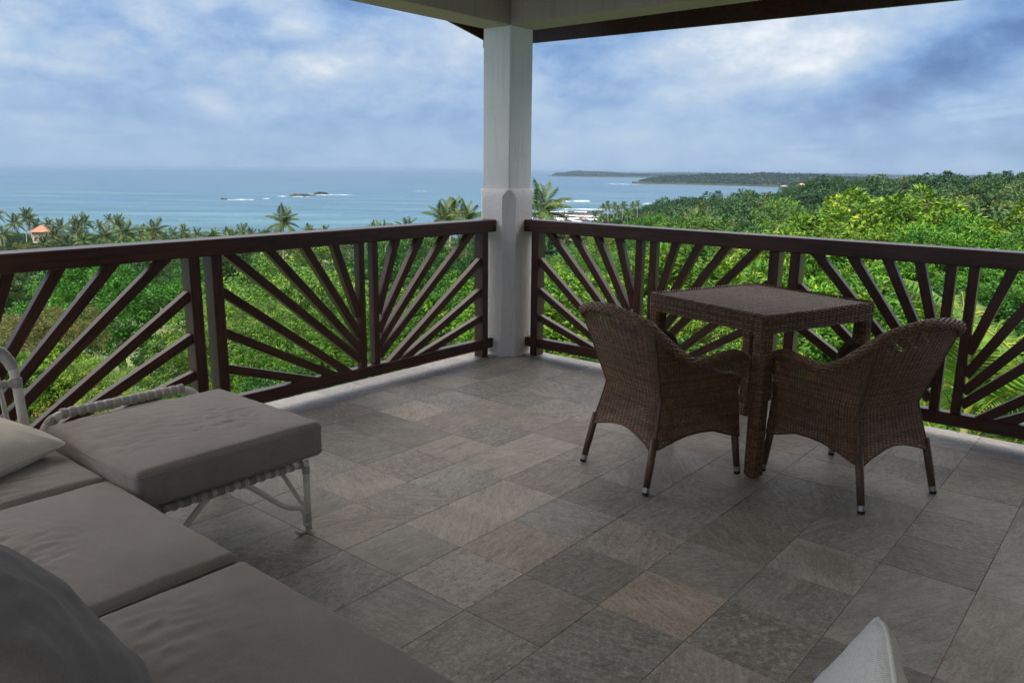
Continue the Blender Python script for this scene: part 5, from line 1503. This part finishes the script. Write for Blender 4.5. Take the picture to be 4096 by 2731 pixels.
def rock(px, py, sx, sy, sz, label, group, seed):
    p = sea_point(px, py); o = obj('shore_rock', rock_mesh(seed, sx, sy, sz)); o.location = (p[0], p[1], SEA_Z-.3); o.rotation_euler = (0, 0, YAWZ)
    tag(o, label, 'rock', group)
rock(1212, 784, 11, 5, 2.6, 'long dark reef rock in the sea, nearer of the two', 'reef rocks', 1)
rock(1290, 777, 9, 4, 2.4, 'dark reef rock in the sea behind the long one, to its right', 'reef rocks', 2)
rock(898, 798, 3.2, 2, 1.4, 'small dark reef rock at the left end of the breaking waves', 'reef rocks', 3)
shore = [(2190, 868, 6, 4, 1.6), (2225, 862, 9, 4, 2.0), (2262, 858, 10, 5, 2.6), (2300, 857, 12, 5, 2.4), (2335, 862, 10, 5, 2.0), (2255, 868, 9, 4, 1.5), (2310, 872, 12, 4, 1.6), (2350, 874, 10, 5, 1.8), (2375, 852, 9, 5, 2.0), (2400, 850, 10, 5, 2.2), (2210, 846, 7, 3, 1.2), (2330, 884, 8, 5, 1.8), (2285, 883, 6, 3, 1.2), (2250, 948, 5, 4, 2.6), (2270, 972, 5, 4, 2.2), (2240, 985, 4, 3, 1.6)]
for i, (px, py, sx, sy, sz) in enumerate(shore):
    rock(px, py, sx*.55, sy*.6, sz*.75, 'dark rock awash in foam on the shore right of the pillar', 'rocks on the shore right of the pillar', 10+i)
Vf = []; Qf = []; nf = 0
fr2 = np.random.default_rng(77)
def foam_patch(px, py, lx, ly, n=26, z=.03):
    """ragged streak of foam lx by ly metres across the view"""
    global nf
    p = sea_point(px, py)
    for k in range(n):
        cx, cy = fr2.normal(0, lx*.32), fr2.normal(0, ly*.32); a, b = lx*fr2.uniform(.05, .16), ly*fr2.uniform(.10, .28)
        t = np.linspace(0, 2*pi, 11)[:-1]; rr = 1+fr2.uniform(-.35, .35, 10)
        x = cx+a*rr*np.cos(t); y = cy+b*rr*np.sin(t); zz = SEA_Z+z+fr2.uniform(.0, .12)
        P = np.stack([p[0]+RH[0]*x+FH[0]*y, p[1]+RH[1]*x+FH[1]*y, np.full(10, zz)], -1)
        P = np.concatenate([P, P.mean(0, keepdims=True)+np.array([[0, 0, .15]])])
        Vf.append(P); Qf.append(np.array([(nf+j, nf+(j+1) % 10, nf+10) for j in range(10)])); nf += 11
for args in ((1205, 787, 14, 5, 16), (1290, 780, 11, 6, 16), (1345, 779, 17, 4, 14), (1385, 780, 11, 2, 6), (1128, 786, 6, 8, 18), (1065, 795, 8, 3, 9), (985, 799, 16, 4, 16), (925, 800, 7, 2, 7), (1250, 774, 9, 2, 7),
             (1690, 766, 14, 2, 6), (2280, 806, 26, 7, 26), (2318, 803, 14, 6, 22), (2225, 848, 34, 10, 30), (2270, 862, 40, 7, 22), (2330, 868, 34, 6, 16), (2260, 875, 40, 12, 30), (2310, 848, 40, 8, 30), (2300, 866, 40, 8, 30), (2370, 838, 34, 5, 18), (2215, 880, 26, 16, 40), (2340, 878, 28, 8, 30),
             (2620, 815, 18, 2.5, 12), (2660, 818, 14, 2.5, 8), (2255, 960, 9, 9, 18), (2280, 990, 8, 7, 14), (2500, 738, 60, 10, 16), (2470, 736, 60, 8, 10)):
    foam_patch(*args)
tag(obj('foam', mesh_np('foam', np.concatenate(Vf), None, np.concatenate(Qf), FOAM)), kind='stuff')

HW = m_plain('beige house wall', (.27, .235, .19), .9, 0, .12, .6); GLASSD = m_plain('dark window glass', (.03, .035, .04), .15)
def hip_roof(parent, name, hx, hy, z0, z1, m):
    V = [(-hx, -hy, z0), (hx, -hy, z0), (hx, hy, z0), (-hx, hy, z0), (-hx*.12, -hy*.12, z1), (hx*.12, -hy*.12, z1), (hx*.12, hy*.12, z1), (-hx*.12, hy*.12, z1)]
    return obj(name, mesh_np(name, V, [(3, 2, 1, 0), (0, 1, 5, 4), (1, 2, 6, 5), (2, 3, 7, 6), (3, 0, 4, 7), (4, 5, 6, 7)], None, m), parent)
def house(px, w, peak, hx, hy, label, zrot=.35, wall_h=7.0):
    x, y = world_xy(px, w); zp = at(px, peak, w)[2]; gz = float(ground(px, w)); e = empty('hillside_house', (x, y, gz), zrot, label, 'house')
    top = zp-gz-1.7
    box_obj('wall', (-hx, -hy, -.5), (hx, hy, top), HW, e, .03)
    hip_roof(e, 'roof', hx+.6, hy+.6, top+.01, zp-gz, CLAY)
    box_obj('ledge', (-hx-.5, -hy-.5, top-3.0), (hx+.5, hy+.5, top-2.75), HW, e, .03)
    for k in (-1, 0, 1):
        for zz in (top-2.0, top-5.0):
            f = box_obj('window', (k*hx*.6-.45, -hy-.04, zz-.6), (k*hx*.6+.45, -hy+.05, zz+.6), m_wf, e, .02)
            box_obj('pane', (-.38, -.055, -.52), (.38, -.03, .52), GLASSD, f, .005)
    return e
m_wf = m_plain('pale window frame', (.33, .31, .28), .7)
house(174, 222, 902, 1.9, 1.9, 'beige tower house with orange tiled roof among the palms at the left', YAWZ+.2)
# small garden roof between the bushes at the far left
x, y = world_xy(120, 21.0); z = at(120, 1545, 21.0)[2]
gh = empty('garden_hut', (x, y, z-2.6), YAWZ+.4, 'small hut with orange clay roof among the bushes, seen past the looped sofa back', 'hut')
box_obj('wall', (-1.0, -.9, -1.5), (1.0, .9, 2.2), HW, gh, .02)
for sgn in (-1, 1):
    for k in range(7):
        V = []
        for t0 in (0, 1):
            for xx in (-1.3, 1.3):
                for dzz in (0, .05):
                    yy = sgn*(1.2-.19*k-(.21 if t0 else 0)); V.append((xx, yy, 2.05+.11*k+(.12 if t0 else 0)+dzz+.02))
        obj('tile_course', mesh_np('tile_course', V, [(0, 2, 3, 1), (4, 5, 7, 6), (0, 1, 5, 4), (2, 6, 7, 3), (1, 3, 7, 5), (0, 4, 6, 2)], None, CLAY), gh)
# beach houses and masts across the bay
for px, w, hx, h, lab in ((3178, 1640, 9, 9.0, 'white beach house on the far side of the bay'), (3108, 1690, 5, 4.0, 'low white hut on the far beach left of the beach house')):
    x, y = world_xy(px, w); e = empty('beach_house', (x, y, SEA_Z+1.5), YAWZ, lab, 'house')
    box_obj('wall', (-hx, -5, 0), (hx, 5, h*.6), m_wf, e, .05); hip_roof(e, 'roof', hx+1, 6, h*.6+.02, h, m_plain('pale roof', (.22, .17, .15), .8))
for px, w, top, lab in ((3002, 3600, 668, 'tallest thin radio mast on the far skyline'), (2953, 3700, 682, 'short thin radio mast left of the tallest one'), (3148, 3650, 685, 'thin radio mast right of the tallest one')):
    x, y = world_xy(px, w); zt = at(px, top, w)[2]; e = empty('radio_mast', (x, y, -12), 0, lab, 'mast')
    h = zt+12
    for k in range(3):
        a = k*2.094; V, Q, _ = tube([(1.2*cos(a), 1.2*sin(a), 0), (.3*cos(a), .3*sin(a), h)], .28, 5, False, False); obj('mast_leg', mesh_np('mast_leg', V, Q, None, m_mast if False else ALU, False), e)
    for k in range(8):
        zz = h*(k+1)/9; rr_ = 1.2-.9*(k+1)/9; V, Q, _ = tube([(rr_*cos(a), rr_*sin(a), zz) for a in (0, 2.094, 4.188)], .12, 4, True, False); obj('cross_brace', mesh_np('cross_brace', V, Q, None, ALU), e)

# ------------------------------------------------------------------ air
hz = bpy.data.materials.new('sea haze'); hz.use_nodes = True; ht = hz.node_tree; ht.nodes.clear()
pv = N(ht, 'ShaderNodeVolumePrincipled'); pv.inputs['Color'].default_value = (.20, .29, .43, 1); pv.inputs['Density'].default_value = 1.0e-4; pv.inputs['Anisotropy'].default_value = .2
om = N(ht, 'ShaderNodeOutputMaterial'); ht.links.new(pv.outputs[0], om.inputs['Volume'])
V = [(x, y, z) for z in (-40.0, 14.0) for x, y in ((-31000, -31000), (31000, -31000), (31000, 31000), (-31000, 31000))]
tag(obj('haze', mesh_np('haze', V, [(3, 2, 1, 0), (4, 5, 6, 7), (0, 1, 5, 4), (1, 2, 6, 5), (2, 3, 7, 6), (3, 0, 4, 7)], None, hz)), kind='stuff')
